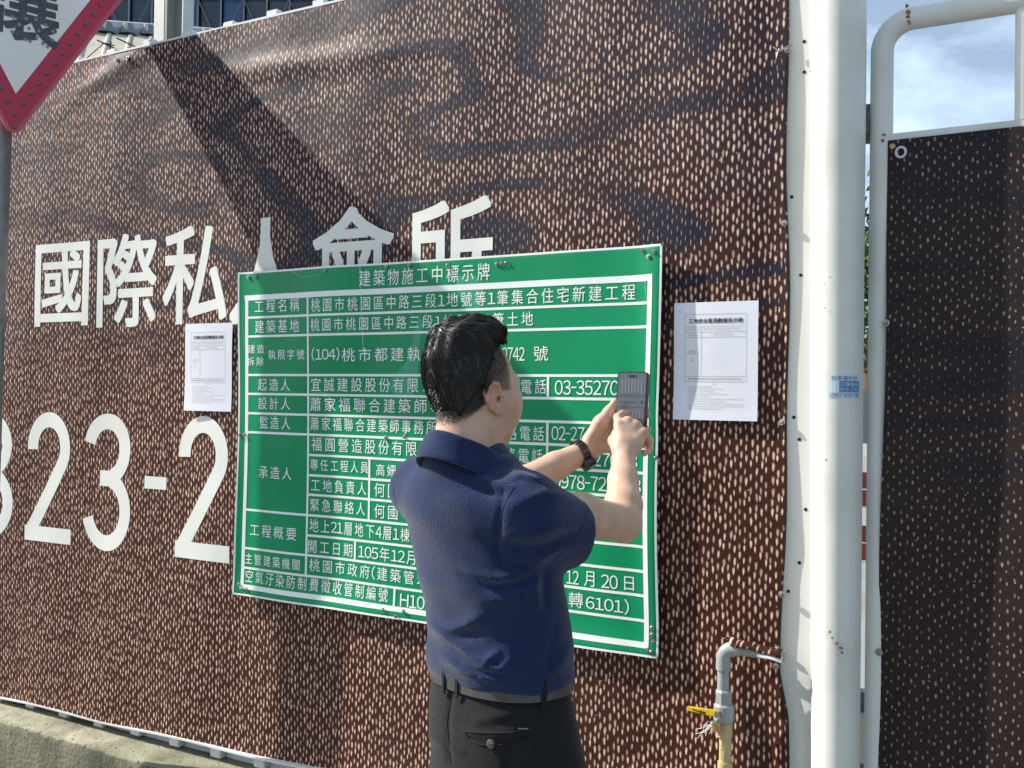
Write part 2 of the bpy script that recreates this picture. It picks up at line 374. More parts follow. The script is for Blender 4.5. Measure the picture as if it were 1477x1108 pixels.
    wv2 = n.new('ShaderNodeTexNoise'); wv2.inputs['Scale'].default_value = 22; wv2.inputs['Detail'].default_value = 4; l.new(tc.outputs['Object'], wv2.inputs['Vector'])
    bp = n.new('ShaderNodeBump'); bp.inputs['Strength'].default_value = .30; bp.inputs['Distance'].default_value = .006
    l.new(mth('MULTIPLY_ADD', gr.outputs['Fac'], .12, wv2.outputs['Fac']), bp.inputs['Height']); l.new(bp.outputs[0], bs.inputs['Normal'])
    return m
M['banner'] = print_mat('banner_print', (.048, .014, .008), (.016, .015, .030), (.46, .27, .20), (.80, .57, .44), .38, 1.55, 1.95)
M['gate_banner'] = print_mat('gate_banner_print', (.026, .016, .014), (.015, .013, .017), (.17, .11, .10), (.36, .26, .22), .25, 1.2, 1.6, .55, .22)

# ------------------------------------------------------------------ ground
def sheet(name, x0, x1, y0, y1, z, m): return tag(obj(name, [(x0,y0,z),(x1,y0,z),(x1,y1,z),(x0,y1,z)], [(0,1,2,3)], m), kind='structure')
sheet('ground', -600, 600, -600, 800, -.15, M['asphalt'])
o = MB().box(-40, 30, -2.9, .6, -.149, 0).obj('pavement', M['pavement']); tag(o, kind='structure')
kb = empty('kerb', (0, -2.98, -.15), 'row of concrete kerb stones edging the pavement at the road', 'kerb')
k0 = MB().box(-.49, .49, -.075, .075, .002, .165).obj('kerb_stone', M['pavement'], kb, bevel=.01); k0.matrix_parent_inverse = kb.matrix_world.inverted(); k0.location = (-12, -2.98, -.15)
for i in range(1, 24): instance(k0, (-12+i, -2.98, -.15), kb)
sheet('road_marking', -40, 30, -3.6, -3.48, -.146, M['print_white'])

# ------------------------------------------------------------------ concrete wall under the hoarding
def ztop(x): return .372+.0*x
nx = 260; xs_ = np.linspace(-6., -.30, nx); prof = [(-.13, -.0), (-.131, .25), (-.1305, .345), (-.129, .366), (-.124, .3735), (-.07, .375), (-.03, .376), (.0, .377), (.06, .378), (.06, 0)]
V_, F_ = [], []
for i, x in enumerate(xs_):
    for j, (y, z) in enumerate(prof):
        j1 = RNG.normal()*.0025 if j in (3, 4) else RNG.normal()*.0008
        V_.append((x, y+(j1 if j < 6 else 0), z+(RNG.normal()*.0028 if 3 <= j <= 4 else RNG.normal()*.0008 if z > .1 else 0)+.003*math.sin(x*3.1)*(z > .1)))
for i in range(nx-1):
    for j in range(len(prof)-1):
        a = i*len(prof)+j; F_.append((a, a+len(prof), a+len(prof)+1, a+1))
cw = obj('low_concrete_wall', V_, F_, M['concrete'], smooth=True); cw.data.materials.append(M['stained_shaded'])
for k, q in enumerate(cw.data.polygons): q.material_index = 1 if k % (len(prof)-1) < 3 else 0  # front face takes the darker mix of stain and painted shade
tag(cw, 'low stained concrete wall running under the bottom edge of the brown hoarding', 'wall')

# ------------------------------------------------------------------ hoarding of white sheet
hd = empty('hoarding', (-2, .05, .37), 'white corrugated metal hoarding behind the large brown printed banner', 'fence')
MB().box(-6, -.62, .034, .040, .376, 2.786).obj('backing_sheet', M['white_sheet'], hd)
r0 = MB().box(-.024, .024, .006, .033, 0, 2.434).obj('rib', M['white_sheet'], hd, bevel=.003)
r0.location = (-.72, 0, .377)
for i in range(1, 27): instance(r0, (-.72-.193*i, 0, .377+.002*(i % 3)), hd)
MB().box(-6, -.62, .004, .0335, 2.790, 2.797).obj('top_rail', M['white_sheet'], hd)
def hemz(x): return float(np.interp(x, [-6, -3.6, -2.85, -2.0, -1.45, -1.1, -.8, -.5], [.402, .408, .418, .434, .53, .612, .66, .67]))
v, f = [], []
for i, x in enumerate(np.linspace(-6, -.62, 120)):
    z = hemz(x)+.003*math.sin(x*9)
    v += [(x, .002, z), (x, -.020, z-.001), (x, -.020, z-.0065), (x, .002, z-.0065)]
    if i:
        k = (i-1)*4
        for j in range(4): f.append((k+j, k+(j+1) % 4, k+4+(j+1) % 4, k+4+j))
obj('bottom_rail', v, f, M['white_sheet'], hd)
# flat end plate beside the post, with its screw holes
pl = MB().box(-.648, -.475, .004, .0335, .38, 3.6).obj('end_plate', M['plate'], hd, bevel=.001)
h0 = None
for px, py in ((1160, 104), (1155, 397), (1153, 634), (1153, 812), (1137, 853), (1145, 602), (1142, 284), (1160, 60), (1162, 735)):
    q = on(px, py, .0032)
    if h0 is None:
        h0 = MB().tube([(0, .0015, 0), (0, -.0002, 0)], .0042, 10).obj('screw_hole', M['dark_hole'], hd); h0.location = tuple(q)
    else: instance(h0, q, hd)

# ------------------------------------------------------------------ the brown banner
def wav(x, z):
    y = .006*np.sin(2.3*x+.8*z)+.004*np.sin(5.1*x-2.2*z+1)+.0025*np.sin(9.*x+5.*z)+.0016*np.sin(17*x-3*z)
    y = y-.010*np.exp(-((z-2.60+.06*(x+1.9))/.035)**2)*np.exp(-((x+2.15)/.45)**2)         # tight fold under the top edge
    y = y-.007*np.exp(-((z-(2.66+.30*(x+3.2)))/.03)**2)*np.exp(-((x+3.0)/.25)**2)
    g = np.exp(-((x+.63)/.045)**2)
    y = y*(1-.6*g)-.007*g*np.sin(6.0*z+.5)*.6+.006*g                                              # loose right edge
    dg = (z-1.36)-(-.95)*(x+.80)                                                          # diagonal crease right of the board
    y = y+.006*np.exp(-(dg/.05)**2)*np.exp(-((x+.78)/.14)**2)-.006*np.exp(-((dg-.09)/.05)**2)*np.exp(-((x+.78)/.14)**2)
    y = y-.012*np.exp(-((x+.66)/.06)**2)*np.exp(-((z-.80)/.14)**2)*(1+np.sin(50*(x+.3*z)))*.5
    return y-.010
def edgex(z): return -.604+.005*math.sin(4.1*z+1.2)+.003*math.sin(11*z)+(.018 if z < .93 else 0)*min(1, (.93-z)/.1 if z < .93 else 0)
nxb, nzb = 210, 96; V_, F_ = [], []
for i in range(nxb):
    for j in range(nzb):
        t = i/(nxb-1); u = j/(nzb-1)
        z = None
        xe = -5.6+(t**.9)*(5.6-.604)
        zb = hemz(xe)-.004; z = zb+(2.782-zb+.004*math.sin(xe*7))*u
        x = -5.6+(t**.9)*(5.6+edgex(z))
        V_.append((x, float(wav(x, z))-(.004 if j == 0 else 0), z))
for i in range(nxb-1):
    for j in range(nzb-1):
        a = i*nzb+j; F_.append((a, a+nzb, a+nzb+1, a+1))
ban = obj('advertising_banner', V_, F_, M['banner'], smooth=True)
tag(ban, 'huge brown flecked banner with white Chinese characters and numerals, stretched over the hoarding', 'banner')
# roll the vinyl back at the right edge (thickness)
v, f = [], []
for j, z in enumerate(np.linspace(.655, 2.78, 140)):
    x = edgex(z); y = float(wav(x, z)); v += [(x-.001, y-.0008, z), (x+.0035, y+.002, z), (x+.002, .017, z)]
    if j: k = 3*(j-1); f += [(k, k+1, k+4, k+3), (k+1, k+2, k+5, k+4)]
obj('edge_hem', v, f, M['gate_banner'], ban, smooth=True)
def banner_print(name, v2, f, m=None, dy=.0006):
    v3 = [(q[0], -(q[2] if len(q) > 2 else 0)*.00004, q[1]) for q in v2]; o = obj(name, v3, fix_dir(v3, f), m or M['print_white'], ban)
    A = np.array([q[:2] for q in v2]); (x0, z0), (x1, z1) = A.min(0), A.max(0)
    cut_grid(o, 0, np.arange(x0+.02, x1, .03)); cut_grid(o, 2, np.arange(z0+.02, z1, .03))
    for w in o.data.vertices: w.co.y = w.co.y+float(wav(w.co.x, w.co.z))-dy
    return o
for ch, px0, px1, z0, z1, bo in (('國', 56.5, 131.5, 1.815, 2.122, .013), ('際', 142, 227.6, 1.805, 2.135, .013), ('私', 236, 330.6, 1.808, 2.140, .013),
                             ('人', 334, 441, 1.80, 2.140, .020), ('會', 455, 571, 1.80, 2.146, .013), ('所', 588, 713.5, 1.80, 2.140, .013)):
    g, f, a = glyphs(ch, bo); x0, x1 = on(px0, 420)[0], on(px1, 380)[0]
    banner_print('character', [(x0+(x1-x0)*p[0], z0+(z1-z0)*p[1], p[2]) for p in g], f)
def stroke(pts, w):
    pts = [np.array(p, float) for p in pts]; v, f = [], []
    for i, p in enumerate(pts):
        t = pts[min(i+1, len(pts)-1)]-pts[max(i-1, 0)]; t /= np.linalg.norm(t); nn = np.array([-t[1], t[0]])
        v += [tuple(p+nn*w/2), tuple(p-nn*w/2)]
        if i: f.append((2*i-2, 2*i-1, 2*i+1, 2*i))
    return v, f
def arc(cx, cy, rx, ry, a0, a1, n=26): return [(cx+rx*math.cos(math.radians(t)), cy+ry*math.sin(math.radians(t))) for t in np.linspace(a0, a1, n)]
def numeral(ch, x0, x1, z0, z1, w):
    W, H = x1-x0, z1-z0
    if ch == '2':
        ry = .27*H-w/2; A = arc(W/2, H-w/2-ry, .47*W-w/2, ry, 186, -32)
        v, f = stroke(A+[(w*.62, w*.75), (w*.42, w*.5)], w); k = len(v)
        v += [(.0, 0), (W, 0), (W, w), (.0, w)]; f.append((k, k+1, k+2, k+3))
        for i in range(len(v)): v[i] = (v[i][0], v[i][1]+(0 if i >= k else 0))
    elif ch == '3':
        ry = .262*H-w/2; v, f = stroke(arc(W/2, H-w/2-ry, .46*W-w/2, ry, 168, -72), w)
        ry2 = .29*H-w/2; v2, f2 = stroke(arc(W/2, w/2+ry2, .5*W-w/2, ry2, 76, -166), w); k = len(v); v += v2; f += [tuple(i+k for i in q) for q in f2]
        zc = (H-w/2-2*ry+w/2+2*ry2)/2; k = len(v); v += [(.36*W, zc-w/2), (.66*W, zc-w/2), (.66*W, zc+w/2), (.36*W, zc+w/2)]; f.append((k, k+1, k+2, k+3))
    else: v, f = [(0, 0), (W, 0), (W, H), (0, H)], [(0, 1, 2, 3)]
    return [(x0+a, z0+b) for a, b in v], f
for k_, (ch, l_, r_, t_, b_) in enumerate((('3', -44, 25.6, 593.8, 776), ('2', 42, 105.5, 594.5, 782), ('3', 121, 191.5, 596.5, 795), ('-', 210.5, 241, 687.5, 705.5), ('2', 256, 334.5, 600, 808))):
    pm = (l_+r_)/2; x0, x1 = on(l_, 700)[0], on(r_, 700)[0]; zt, zb = on(pm, t_)[2], on(pm, b_)[2]
    v, f = numeral(ch, x0, x1, zb, zt, .056)
    banner_print('hyphen' if ch == '-' else 'numeral', v, f, dy=.0006+.00006*k_)
v, f = stroke([on(10.5, 352)[[0, 2]], on(8.5, 480)[[0, 2]]], .006); banner_print('scuff_mark', v, f)
# screws with washers
sc_me = {}
def screw(px, py, yy, parent, s=1., m='zinc', tilt=0):
    q = on(px, py, yy); key = ('s', m)
    if key not in sc_me:
        b = MB().tube([(0, .001, 0), (0, -.0012, 0)], .0085, 14).tube([(0, -.001, 0), (0, -.004, 0), (0, -.0055, 0)], [.0052, .0048, .003], 6)
        sc_me[key] = b.obj('screw', M[m], parent); o = sc_me[key]; o.location = tuple(q)
    else: o = instance(sc_me[key], q, parent)
    o.scale = (s, s, s); o.rotation_euler = (random.uniform(-.2, .2)+tilt, random.uniform(0, 1), random.uniform(-.25, .25)); return o
for px, py in ((1136, 72), (1131, 322), (1128, 609), (1127, 857), (1121, 936), (1119, 961), (170, 87), (184, 84)):
    q = on(px, py); screw(px, py, float(wav(q[0], q[2]))-.003, ban, .9)
# torn end of twine at the top right screw
q = on(1133, 73, -.03); MB().tube([q, q+(.02, -.02, .006), q+(-.008, -.03, -.01), q+(-.022, -.025, .004)], .0022, 6).tube([q+(-.01, -.02, 0), q+(-.016, -.02, -.02), q+(-.02, -.015, -.03)], .001, 5).obj('tie_end', M['zinc'], ban)

# ------------------------------------------------------------------ the green notice board
def sw(x, z):                                # gentle waves and curled rims of the sheet
    u = (x+2.386)/1.468; w = (z-.921)/1.051
    y = wav(x, z)-.017+.0022*np.sin(5.0*x+.6*z+.5)+.0018*np.sin(11.*x-2.*z)+.0010*np.sin(23*x+3*z)+.0010*np.sin(6.*z)
    y = y-.012*np.exp(-(u/.03)**2)*(.6+.5*np.sin(7*z))-.010*np.exp(-((1-u)/.025)**2)*(.4+.6*np.sin(5*z+2)**2)-.012*np.exp(-(w/.05)**2)*(.4+.6*np.sin(4*x)**2)
    return y
SX0, SX1, SZ0, SZ1 = -2.352, -.905, .931, 1.967
def sedge(x, z):                             # slightly ragged outline
    u = (x-SX0)/(SX1-SX0)
    return x+.006*math.sin(5.5*z)*(1-u)**6+.004*math.sin(6.5*z+2)*u**6, z
M['green'] = mat('green_sheet', (.001, .235, .092), .30, var=(.003, .290, .120), vscale=3.5, bump=.45, bscale=6, vlo=.3, vhi=.8, spec=.30)
M['rule'] = mat('sign_white', (.80, .84, .82), .35)
gb = empty('notice_board', (-1.65, -.02, .92), 'green construction notice sheet with white ruled rows of Chinese writing, screwed over the brown banner', 'notice board')
n1, n2 = 130, 92; V_, F_, MI = [], [], []
for i in range(n1):
    for j in range(n2):
        x = SX0+(SX1-SX0)*i/(n1-1); z = SZ0+(SZ1-SZ0)*j/(n2-1); xx, zz = sedge(x, z); V_.append((xx, float(sw(x, z)), zz))
for i in range(n1-1):
    for j in range(n2-1):
        a = i*n2+j; F_.append((a, a+n2, a+n2+1, a+1))
so = obj('sheet', V_, F_, M['green'], gb, smooth=True)
md = so.modifiers.new('solid', 'SOLIDIFY'); md.thickness = .0015; md.offset = -1
def sline(a, b, w, dy=.0008, name='rule_line', ext=0):       # a, b metric (x, z)
    a, b = np.array(a, float), np.array(b, float); t = b-a; Ln = np.linalg.norm(t); t /= Ln; nn = np.array([-t[1], t[0]])*w/2; n = max(2, int(Ln/.012)); v, f = [], []
    for i in range(n+1):
        p = a+t*Ln*i/n
        for s in (1, -1):
            q = p+nn*s; xx, zz = sedge(q[0], q[1]); v.append((xx, float(sw(q[0], q[1]))-dy, zz))
        if i: f.append((2*i-2, 2*i-1, 2*i+1, 2*i))
    return obj(name, v, fix_dir(v, f), M['rule'], gb)
def sp(px, py): q = on(px, py, -.027); return (q[0], q[2])
# white margin of the sheet
for a, b in (((SX0+.003, SZ0+.003), (SX1-.003, SZ0+.003)), ((SX0+.003, SZ1-.003), (SX1-.003, SZ1-.003))): sline(a, b, .006, .0006, 'margin')
for x in (SX0+.003, SX1-.003): sline((x, SZ0+.006), (x, SZ1-.006), .006, .0006, 'margin')
def zl(px, py): return sp(px, py)[1]
xl, xr = sp(353, 640)[0], sp(936, 660)[0]; fz1 = (zl(355, 428)+zl(937, 404))/2; fz0 = (zl(347, 846)+zl(935, 930))/2
sline((xl-.009, fz1), (xr+.006, fz1), .017); sline((xl-.009, fz0), (xr+.006, fz0), .015)
sline((xl, fz0+.0075), (xl, fz1-.0085), .013); sline((xr, fz0+.0075), (xr, fz1-.0085), .013)
rows = [((355, 457.5), (932, 439)), ((354, 484.5), (931, 473.5)), ((352.7, 540.4), (889, 542.7)), ((352, 567.4), (889, 576.9)), ((351.5, 595.2), (854, 610.7)), ((350, 621.7), (935, 648.5)),
        ((348.8, 733.7), (928, 789.2)), ((347.3, 789.1), (928, 859.7)), ((348.8, 818), (928, 895.6))]
rz = []
for a, b in rows:
    z = (zl(*a)+zl(*b))/2; rz.append(z); sline((xl+.0066, z), (xr-.0066, z), .0072, .0008)
c1 = sp(444, 600)[0]; sline((c1, rz[7+0]+.0), (c1, fz1-.0086), .0072, .0011)
sline((c1, rz[8]+.0037), (c1, rz[7]), .0072, .0011)
subs = [((442.6, 654.9), (935, 684)), ((442.6, 683.7), (873, 716)), ((442.6, 712.6), (928, 753)), ((441, 771.8), (928, 824))]
sz = []
for a, b in subs:
    z = (zl(*a)+zl(*b))/2; sz.append(z); sline((c1+.0037, z), (xr-.0066, z), .0072, .0009)
c2 = sp(791, 620)[0]; sline((c2, rz[3]+.0037), (c2, rz[2]-.0037), .0072, .0012); sline((c2, sz[2]+.0037), (c2, rz[4]-.0037), .0072, .0012)
c3 = sp(531.2, 700)[0]; sline((c3, rz[6]+.0037), (c3, sz[0]-.0037), .0072, .0012)
c4 = sp(510, 793)[0]; sline((c4, rz[7]+.0037), (c4, sz[3]-.0037), .0072, .0012)
c5 = sp(569.3, 862)[0]; sline((c5, fz0+.0076), (c5, rz[8]-.0037), .0072, .0012)
def txt(body, px0, py0, px1, py1, h, bold=0., cond=None):
    """body between two pixel points of its centre line on the sheet; h = glyph height in metres"""
    a, b = sp(px0, py0), sp(px1, py1); zc = (a[1]+b[1])/2; g, f, asp = glyphs(body, bold, .84); W = b[0]-a[0]; h = h*.93
    v = []
    for p in g:
        x = a[0]+W*p[0]; z = zc+(p[1]-.5)*h; xx, zz = sedge(x, z); v.append((xx, float(sw(x, z))-.0011, zz))
    return obj('lettering', v, fix_dir(v, f), M['rule'], gb)
T = [('建築物施工中標示牌', 520, 401, 707, 393, .052), ('工程名稱', 368, 442, 434, 440, .044), ('桃園市桃園區中路三段1地號等1筆集合住宅新建工程', 452, 439, 917, 424, .044),
     ('建築基地', 368, 471, 433, 470, .044), ('桃園市桃園區中路三段1地號等1筆土地', 450.5, 468, 770, 461, .042), ('建造', 357, 504, 381, 503, .030), ('拆除', 356, 521, 380, 522, .030),
     ('執照字號', 387, 511, 440, 512, .034), ('(104)', 451, 511, 491.5, 511, .044), ('桃市都建執照字第會', 495, 511, 712, 511, .044), ('00742', 716, 511, 758, 511, .040), ('號', 771, 510, 792, 510, .043),
     ('起造人', 371, 554, 418, 556, .042), ('宜誠建設股份有限公司', 449, 554, 648, 557, .045), ('連絡電話', 712, 557, 789, 558, .042), ('03-3527018', 802, 559, 921, 560, .041),
     ('設計人', 371, 581, 418, 583, .042), ('蕭家福聯合建築師事務所', 447, 583, 690, 588, .045), ('監造人', 373, 609, 418, 611, .042), ('蕭家福聯合建築師事務所', 447, 611, 631, 617, .043),
     ('連絡電話', 712, 624, 786, 625, .042), ('02-27', 797, 625, 846, 626, .040), ('福圓營造股份有限公司', 448, 641, 645, 649, .045), ('連絡電話', 710, 655, 784, 658, .042), ('03-3527028', 799, 660, 924, 665, .038),
     ('專任工程人員', 446, 669, 530, 676, .038), ('高姍', 542, 678, 572, 679, .038), ('工地負責人', 447, 699, 527, 706, .042), ('何國', 539, 706, 574, 709, .045), ('0978-728238', 799, 692, 929, 703, .040),
     ('緊急聯絡人', 446, 727, 525, 736, .042), ('何國', 539, 737, 574, 740, .045), ('0978-728238', 799, 724, 929, 735, .040), ('承造人', 372, 680, 420, 684, .042),
     ('工程概要', 359.5, 764, 427, 771, .042), ('地上21層地下4層1棟', 445, 758, 592, 772, .044), ('開工日期', 443, 787, 506, 796, .042), ('105年12月', 515, 795, 600, 805, .045),
     ('12', 818, 832, 836, 833, .038), ('月', 844, 833, 859, 836, .043), ('20', 869, 837, 893, 840, .038), ('日', 902, 840, 916, 842, .038),
     ('主管建築機關', 353, 805, 432, 816, .037), ('桃園市政府(建築管理處)', 445, 816, 648, 839, .043), ('轉', 821, 864, 842, 866, .043), ('6101)', 846, 869, 908, 874, .043),
     ('空氣汙染防制費徵收管制編號', 354, 829, 560, 861, .043), ('H10', 578, 866, 614, 869, .040)]
for a in T: txt(*a)
M['glare'] = mat('pale_glare', (.045, .33, .19), .35, var=(.02, .28, .13), vscale=30); M['scratch'] = mat('scratch', (.22, .50, .38), .5)  # paler green is glare on the sheet, painted as colour
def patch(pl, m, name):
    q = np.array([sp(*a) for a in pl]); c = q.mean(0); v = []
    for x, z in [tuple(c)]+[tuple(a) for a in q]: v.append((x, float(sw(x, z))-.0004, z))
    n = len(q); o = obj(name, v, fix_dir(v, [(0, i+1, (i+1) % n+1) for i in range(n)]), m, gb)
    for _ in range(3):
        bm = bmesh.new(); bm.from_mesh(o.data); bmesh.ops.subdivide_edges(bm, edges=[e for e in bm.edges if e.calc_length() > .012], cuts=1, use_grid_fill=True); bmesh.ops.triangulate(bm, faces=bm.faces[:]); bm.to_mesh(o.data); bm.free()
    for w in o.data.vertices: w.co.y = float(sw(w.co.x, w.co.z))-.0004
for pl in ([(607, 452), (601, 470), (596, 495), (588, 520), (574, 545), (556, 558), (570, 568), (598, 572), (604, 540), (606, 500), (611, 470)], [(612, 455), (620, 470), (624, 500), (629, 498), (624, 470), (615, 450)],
           [(662, 398), (684, 396), (694, 408), (700, 425), (692, 445), (676, 448), (664, 430), (656, 414)]): patch(pl, M['glare'], 'glare_patch')  # painted reflections of the glossy film, as flat patches
for pl, w in (([(521, 384), (522, 420), (523, 470), (525, 508)], .0030), ([(422, 392), (440, 400), (468, 397)], .0012), ([(352, 440), (350, 470), (352, 500)], .0012), ([(930, 400), (935, 440), (938, 470)], .0012), ([(600, 425), (560, 436), (530, 430)], .0008), ([(400, 560), (430, 568), (470, 566)], .0008), ([(930, 560), (938, 600), (936, 640)], .0012)):
    for i in range(len(pl)-1): sline(sp(*pl[i]), sp(*pl[i+1]), w, .0005, 'scratch').data.materials[0] = M['scratch']

for px, py in ((358, 400), (369, 400), (468, 391), (557, 385), (590, 383), (645, 383), (716, 381), (723, 380), (730, 379), (926, 361), (935, 370), (943, 363), (945.5, 660), (940, 905), (940, 915),
               (942, 926), (934, 938), (939, 940), (345, 627), (352, 627), (344, 843), (355, 850), (552, 880), (582, 882), (571, 889), (556, 631), (583, 630)):
    q = sp(px, py); screw(px, py, float(sw(*q))-.0035, gb, .72)

# ------------------------------------------------------------------ laminated papers
def paper(px0, py0, px1, py1, label, narrow=False):
    a, b = on(px0, py0, -.022), on(px1, py1, -.022); x0, x1, z1, z0 = a[0], b[0], a[2], b[2]; W, H = x1-x0, z1-z0
    r = empty('paper_notice', ((x0+x1)/2, -.02, z0), label, 'paper notice', 'laminated paper notices on the banner')
    def yy(x, z): u = (x-x0)/W; w = (z-z0)/H; return float(wav(x0+W*.5, z0+H*.5))-.008-.003*math.sin(PI*u+.4)+.002*math.sin(5*w+u)-.003*(1-w)**3
    n1, n2 = 12, 16; v = [(x0+W*i/n1, yy(x0+W*i/n1, z0+H*j/n2), z0+H*j/n2) for i in range(n1+1) for j in range(n2+1)]
    f = [(i*(n2+1)+j, (i+1)*(n2+1)+j, (i+1)*(n2+1)+j+1, i*(n2+1)+j+1) for i in range(n1) for j in range(n2)]
    s = obj('sheet', v, f, M['paper'], r); md = s.modifiers.new('s', 'SOLIDIFY'); md.thickness = .0008; md.offset = -1
    def q2(u0, w0, u1, w1, m, name='printed_line'):
        n = max(1, int((u1-u0)*12)); k = max(1, int((w1-w0)*14)); v, f = [], []
        for i in range(n+1):
            for j in range(k+1):
                x = x0+W*(u0+(u1-u0)*i/n); z = z0+H*(w0+(w1-w0)*j/k); v.append((x, yy(x, z)-.0006, z))
        for i in range(n):
            for j in range(k): c = i*(k+1)+j; f.append((c, c+k+1, c+k+2, c+1))
        return obj(name, v, f, m, r)
    t = .0028
    u0, u1, w0, w1 = .135, .865, .325, .895
    for w in (w1, .79, .745, .70, .37, w0): q2(u0, w, u1, w+t, M['ink_soft'])
    for u in (u0, u1): q2(u, w0, u+t*1.1, w1, M['ink_soft'])
    q2(.335, .37, .339, .79, M['ink_soft'])
    def tx(body, u0, wc, u1, h, m=M['ink'], bold=.01):
        g, f, _ = glyphs(body, bold); v = []
        for p in g: x = x0+W*(u0+(u1-u0)*p[0]); z = z0+H*(wc+(p[1]-.5)*h); v.append((x, yy(x, z)-.0007-.00006*p[2], z))
        obj('lettering', v, fix_dir(v, f), m, r)
    tx('工地安全監測數據告示牌', .185, .842, .825, .040, bold=.012)
    # rows too small to read: fine broken strokes of ink
    rr = random.Random(3)
    def marks(u0, wc, u1, h, dens=.012, m='ink_soft'):
        b, u = MB(), u0
        while u < u1:
            w = dens*rr.uniform(.4, .8)
            for k in range(2):
                zz = z0+H*(wc+h*(k-.5)*.6); xa, xb = x0+W*u, x0+W*min(u1, u+w); y = yy((xa+xb)/2, zz)-.0007
                b.add([(xa, y, zz), (xb, y, zz), (xb, y, zz+H*h*.30), (xa, y, zz+H*h*.30)], [(0, 1, 2, 3)])
            u += dens*1.25
        b.obj('small_print', M[m], r)
    marks(.05, .925, .11, .010); marks(.15, .768, .32, .013); marks(.37, .768, .82, .014); marks(.18, .722, .30, .013); marks(.46, .722, .72, .014)
    marks(.19, .585, .29, .012); marks(.16, .565, .31, .012); marks(.22, .52, .25, .012); marks(.20, .50, .26, .012); marks(.18, .348, .82, .014, m='ink'); marks(.48, .305, .52, .014)
    for k, e in enumerate((.48, .60, .50, .66, .45, .87, .62, .85, .85, .60)): marks(.18, .283-.021*k, e, .010)
    return r
paper(972.5, 437.5, 1091.5, 608, 'white laminated paper notice right of the green board, above the water pipe')
paper(266.2, 467.5, 331, 594, 'white laminated paper notice left of the green board, under the large white characters')

# ------------------------------------------------------------------ round post
PXC, PYC = -.4815, -.012
post = empty('round_post', (PXC, PYC, 0), 'thick round cream white steel post standing between the banner and the gate', 'post')
rb, rt = .0525, .0640
zs_ = np.linspace(0, 3.6, 13)
MB().tube([(PXC-.006*(z-1.6), PYC, z) for z in zs_], [rb+(rt-rb)*min(1, max(0, (z-.6)/2)) for z in zs_], 64).obj('shaft', M['paint'], post, smooth=True)
def on_post(px, py, dr=0.):                   # ray to post surface
    q = ray(px, py); a = CAM-np.array([PXC, PYC, 0]); r = .0625+dr
    A = q[0]**2+q[1]**2; B = a[0]*q[0]+a[1]*q[1]; C = a[0]**2+a[1]**2-r*r; D = B*B-A*C
    return CAM+q*((-B-math.sqrt(max(D, 0)))/A)
M['blue'] = mat('sticker_blue', (.03, .16, .42), .4); M['stk'] = mat('sticker_white', (.55, .66, .70), .4); M['bluetext'] = mat('blue_text', (.04, .14, .34), .5)
st = empty('sticker', on_post(1218, 572), 'small blue and white advertising sticker stuck on the round post', 'sticker')
def pq(px0, py0, px1, py1, m, name, dr, n=10):
    za, zb = on_post(px0, py1)[2], on_post(px0, py0)[2]
    def ang(px): p = on_post(px, (py0+py1)/2); return math.atan2(p[1]-PYC, p[0]-PXC)
    a0, a1 = ang(px0), ang(px1); z_m = (za+zb)/2; r = rb+(rt-rb)*min(1, max(0, (z_m-.6)/2))+dr; ox = -.006*(z_m-1.6); v, f = [], []
    for i in range(n+1):
        a = a0+(a1-a0)*i/n; v += [(PXC+ox+r*math.cos(a), PYC+r*math.sin(a), za), (PXC+ox+r*math.cos(a), PYC+r*math.sin(a), zb)]
        if i: f.append((2*i-2, 2*i, 2*i+1, 2*i-1))
    return obj(name, v, f, m, st), (a0, a1, za, zb, r, ox)
def pt(body, px0, py0, px1, py1, m, dr):
    za, zb = on_post(px0, py1)[2], on_post(px0, py0)[2]
    def ang(px): p = on_post(px, (py0+py1)/2); return math.atan2(p[1]-PYC, p[0]-PXC)
    a0, a1 = ang(px0), ang(px1); z_m = (za+zb)/2; r = rb+(rt-rb)*min(1, max(0, (z_m-.6)/2))+dr; ox = -.006*(z_m-1.6); g, f, _ = glyphs(body, 0.)
    v = [(PXC+ox+r*math.cos(a0+(a1-a0)*p[0]), PYC+r*math.sin(a0+(a1-a0)*p[0]), za+(zb-za)*p[1]) for p in g]; obj('lettering', v, fix_dir(v, f), m, st)
pq(1195, 540.5, 1241, 573.5, M['stk'], 'backing', .0006)
pq(1211, 549.5, 1240.5, 565.5, M['blue'], 'blue_panel', .0010)
pt('旺來福利社', 1199, 542, 1238, 548.5, M['bluetext'], .0011)
pt('訂購專線', 1212.5, 551, 1239, 557.5, M['stk'], .0014)
pt('防水工程', 1212.5, 558.5, 1239, 564.5, M['stk'], .0014)
pt('0987-816-06', 1196.5, 566.5, 1240, 572.5, M['bluetext'], .0011)
# chips and scuffs in the paint
M['chip'] = mat('paint_chip', (.34, .31, .24), .8, var=(.15, .10, .05), vscale=200)
def blob(c, nrm, r, m, parent, name='paint_chip', n=9, th=.0005):
    nrm = Vector(nrm).normalized(); u = nrm.orthogonal().normalized(); w = nrm.cross(u); c = Vector(tuple(c))
    ring = [c+nrm*th+(u*math.cos(t)+w*math.sin(t))*r*random.uniform(.5, 1.2) for t in np.linspace(0, 2*PI, n, endpoint=False)]
    return obj(name, [c+nrm*th*1.6]+ring, [(0, i+1, (i+1) % n+1) for i in range(n)], m, parent)
for px, py, r in ((1197, 912, .004), (1200, 920, .003), (1207, 928, .006), (1212, 935, .006), (1214, 941, .004), (1194, 915, .002), (1185, 406, .002), (1197, 400, .002), (1192, 419, .0014), (1190, 444, .002), (1234, 527, .0015), (1192, 664, .003), (1165, 857, .002)):
    q = on_post(px, py, .0009); blob(q, (q[0]-PXC, q[1]-PYC, 0), r, M['chip'], post)

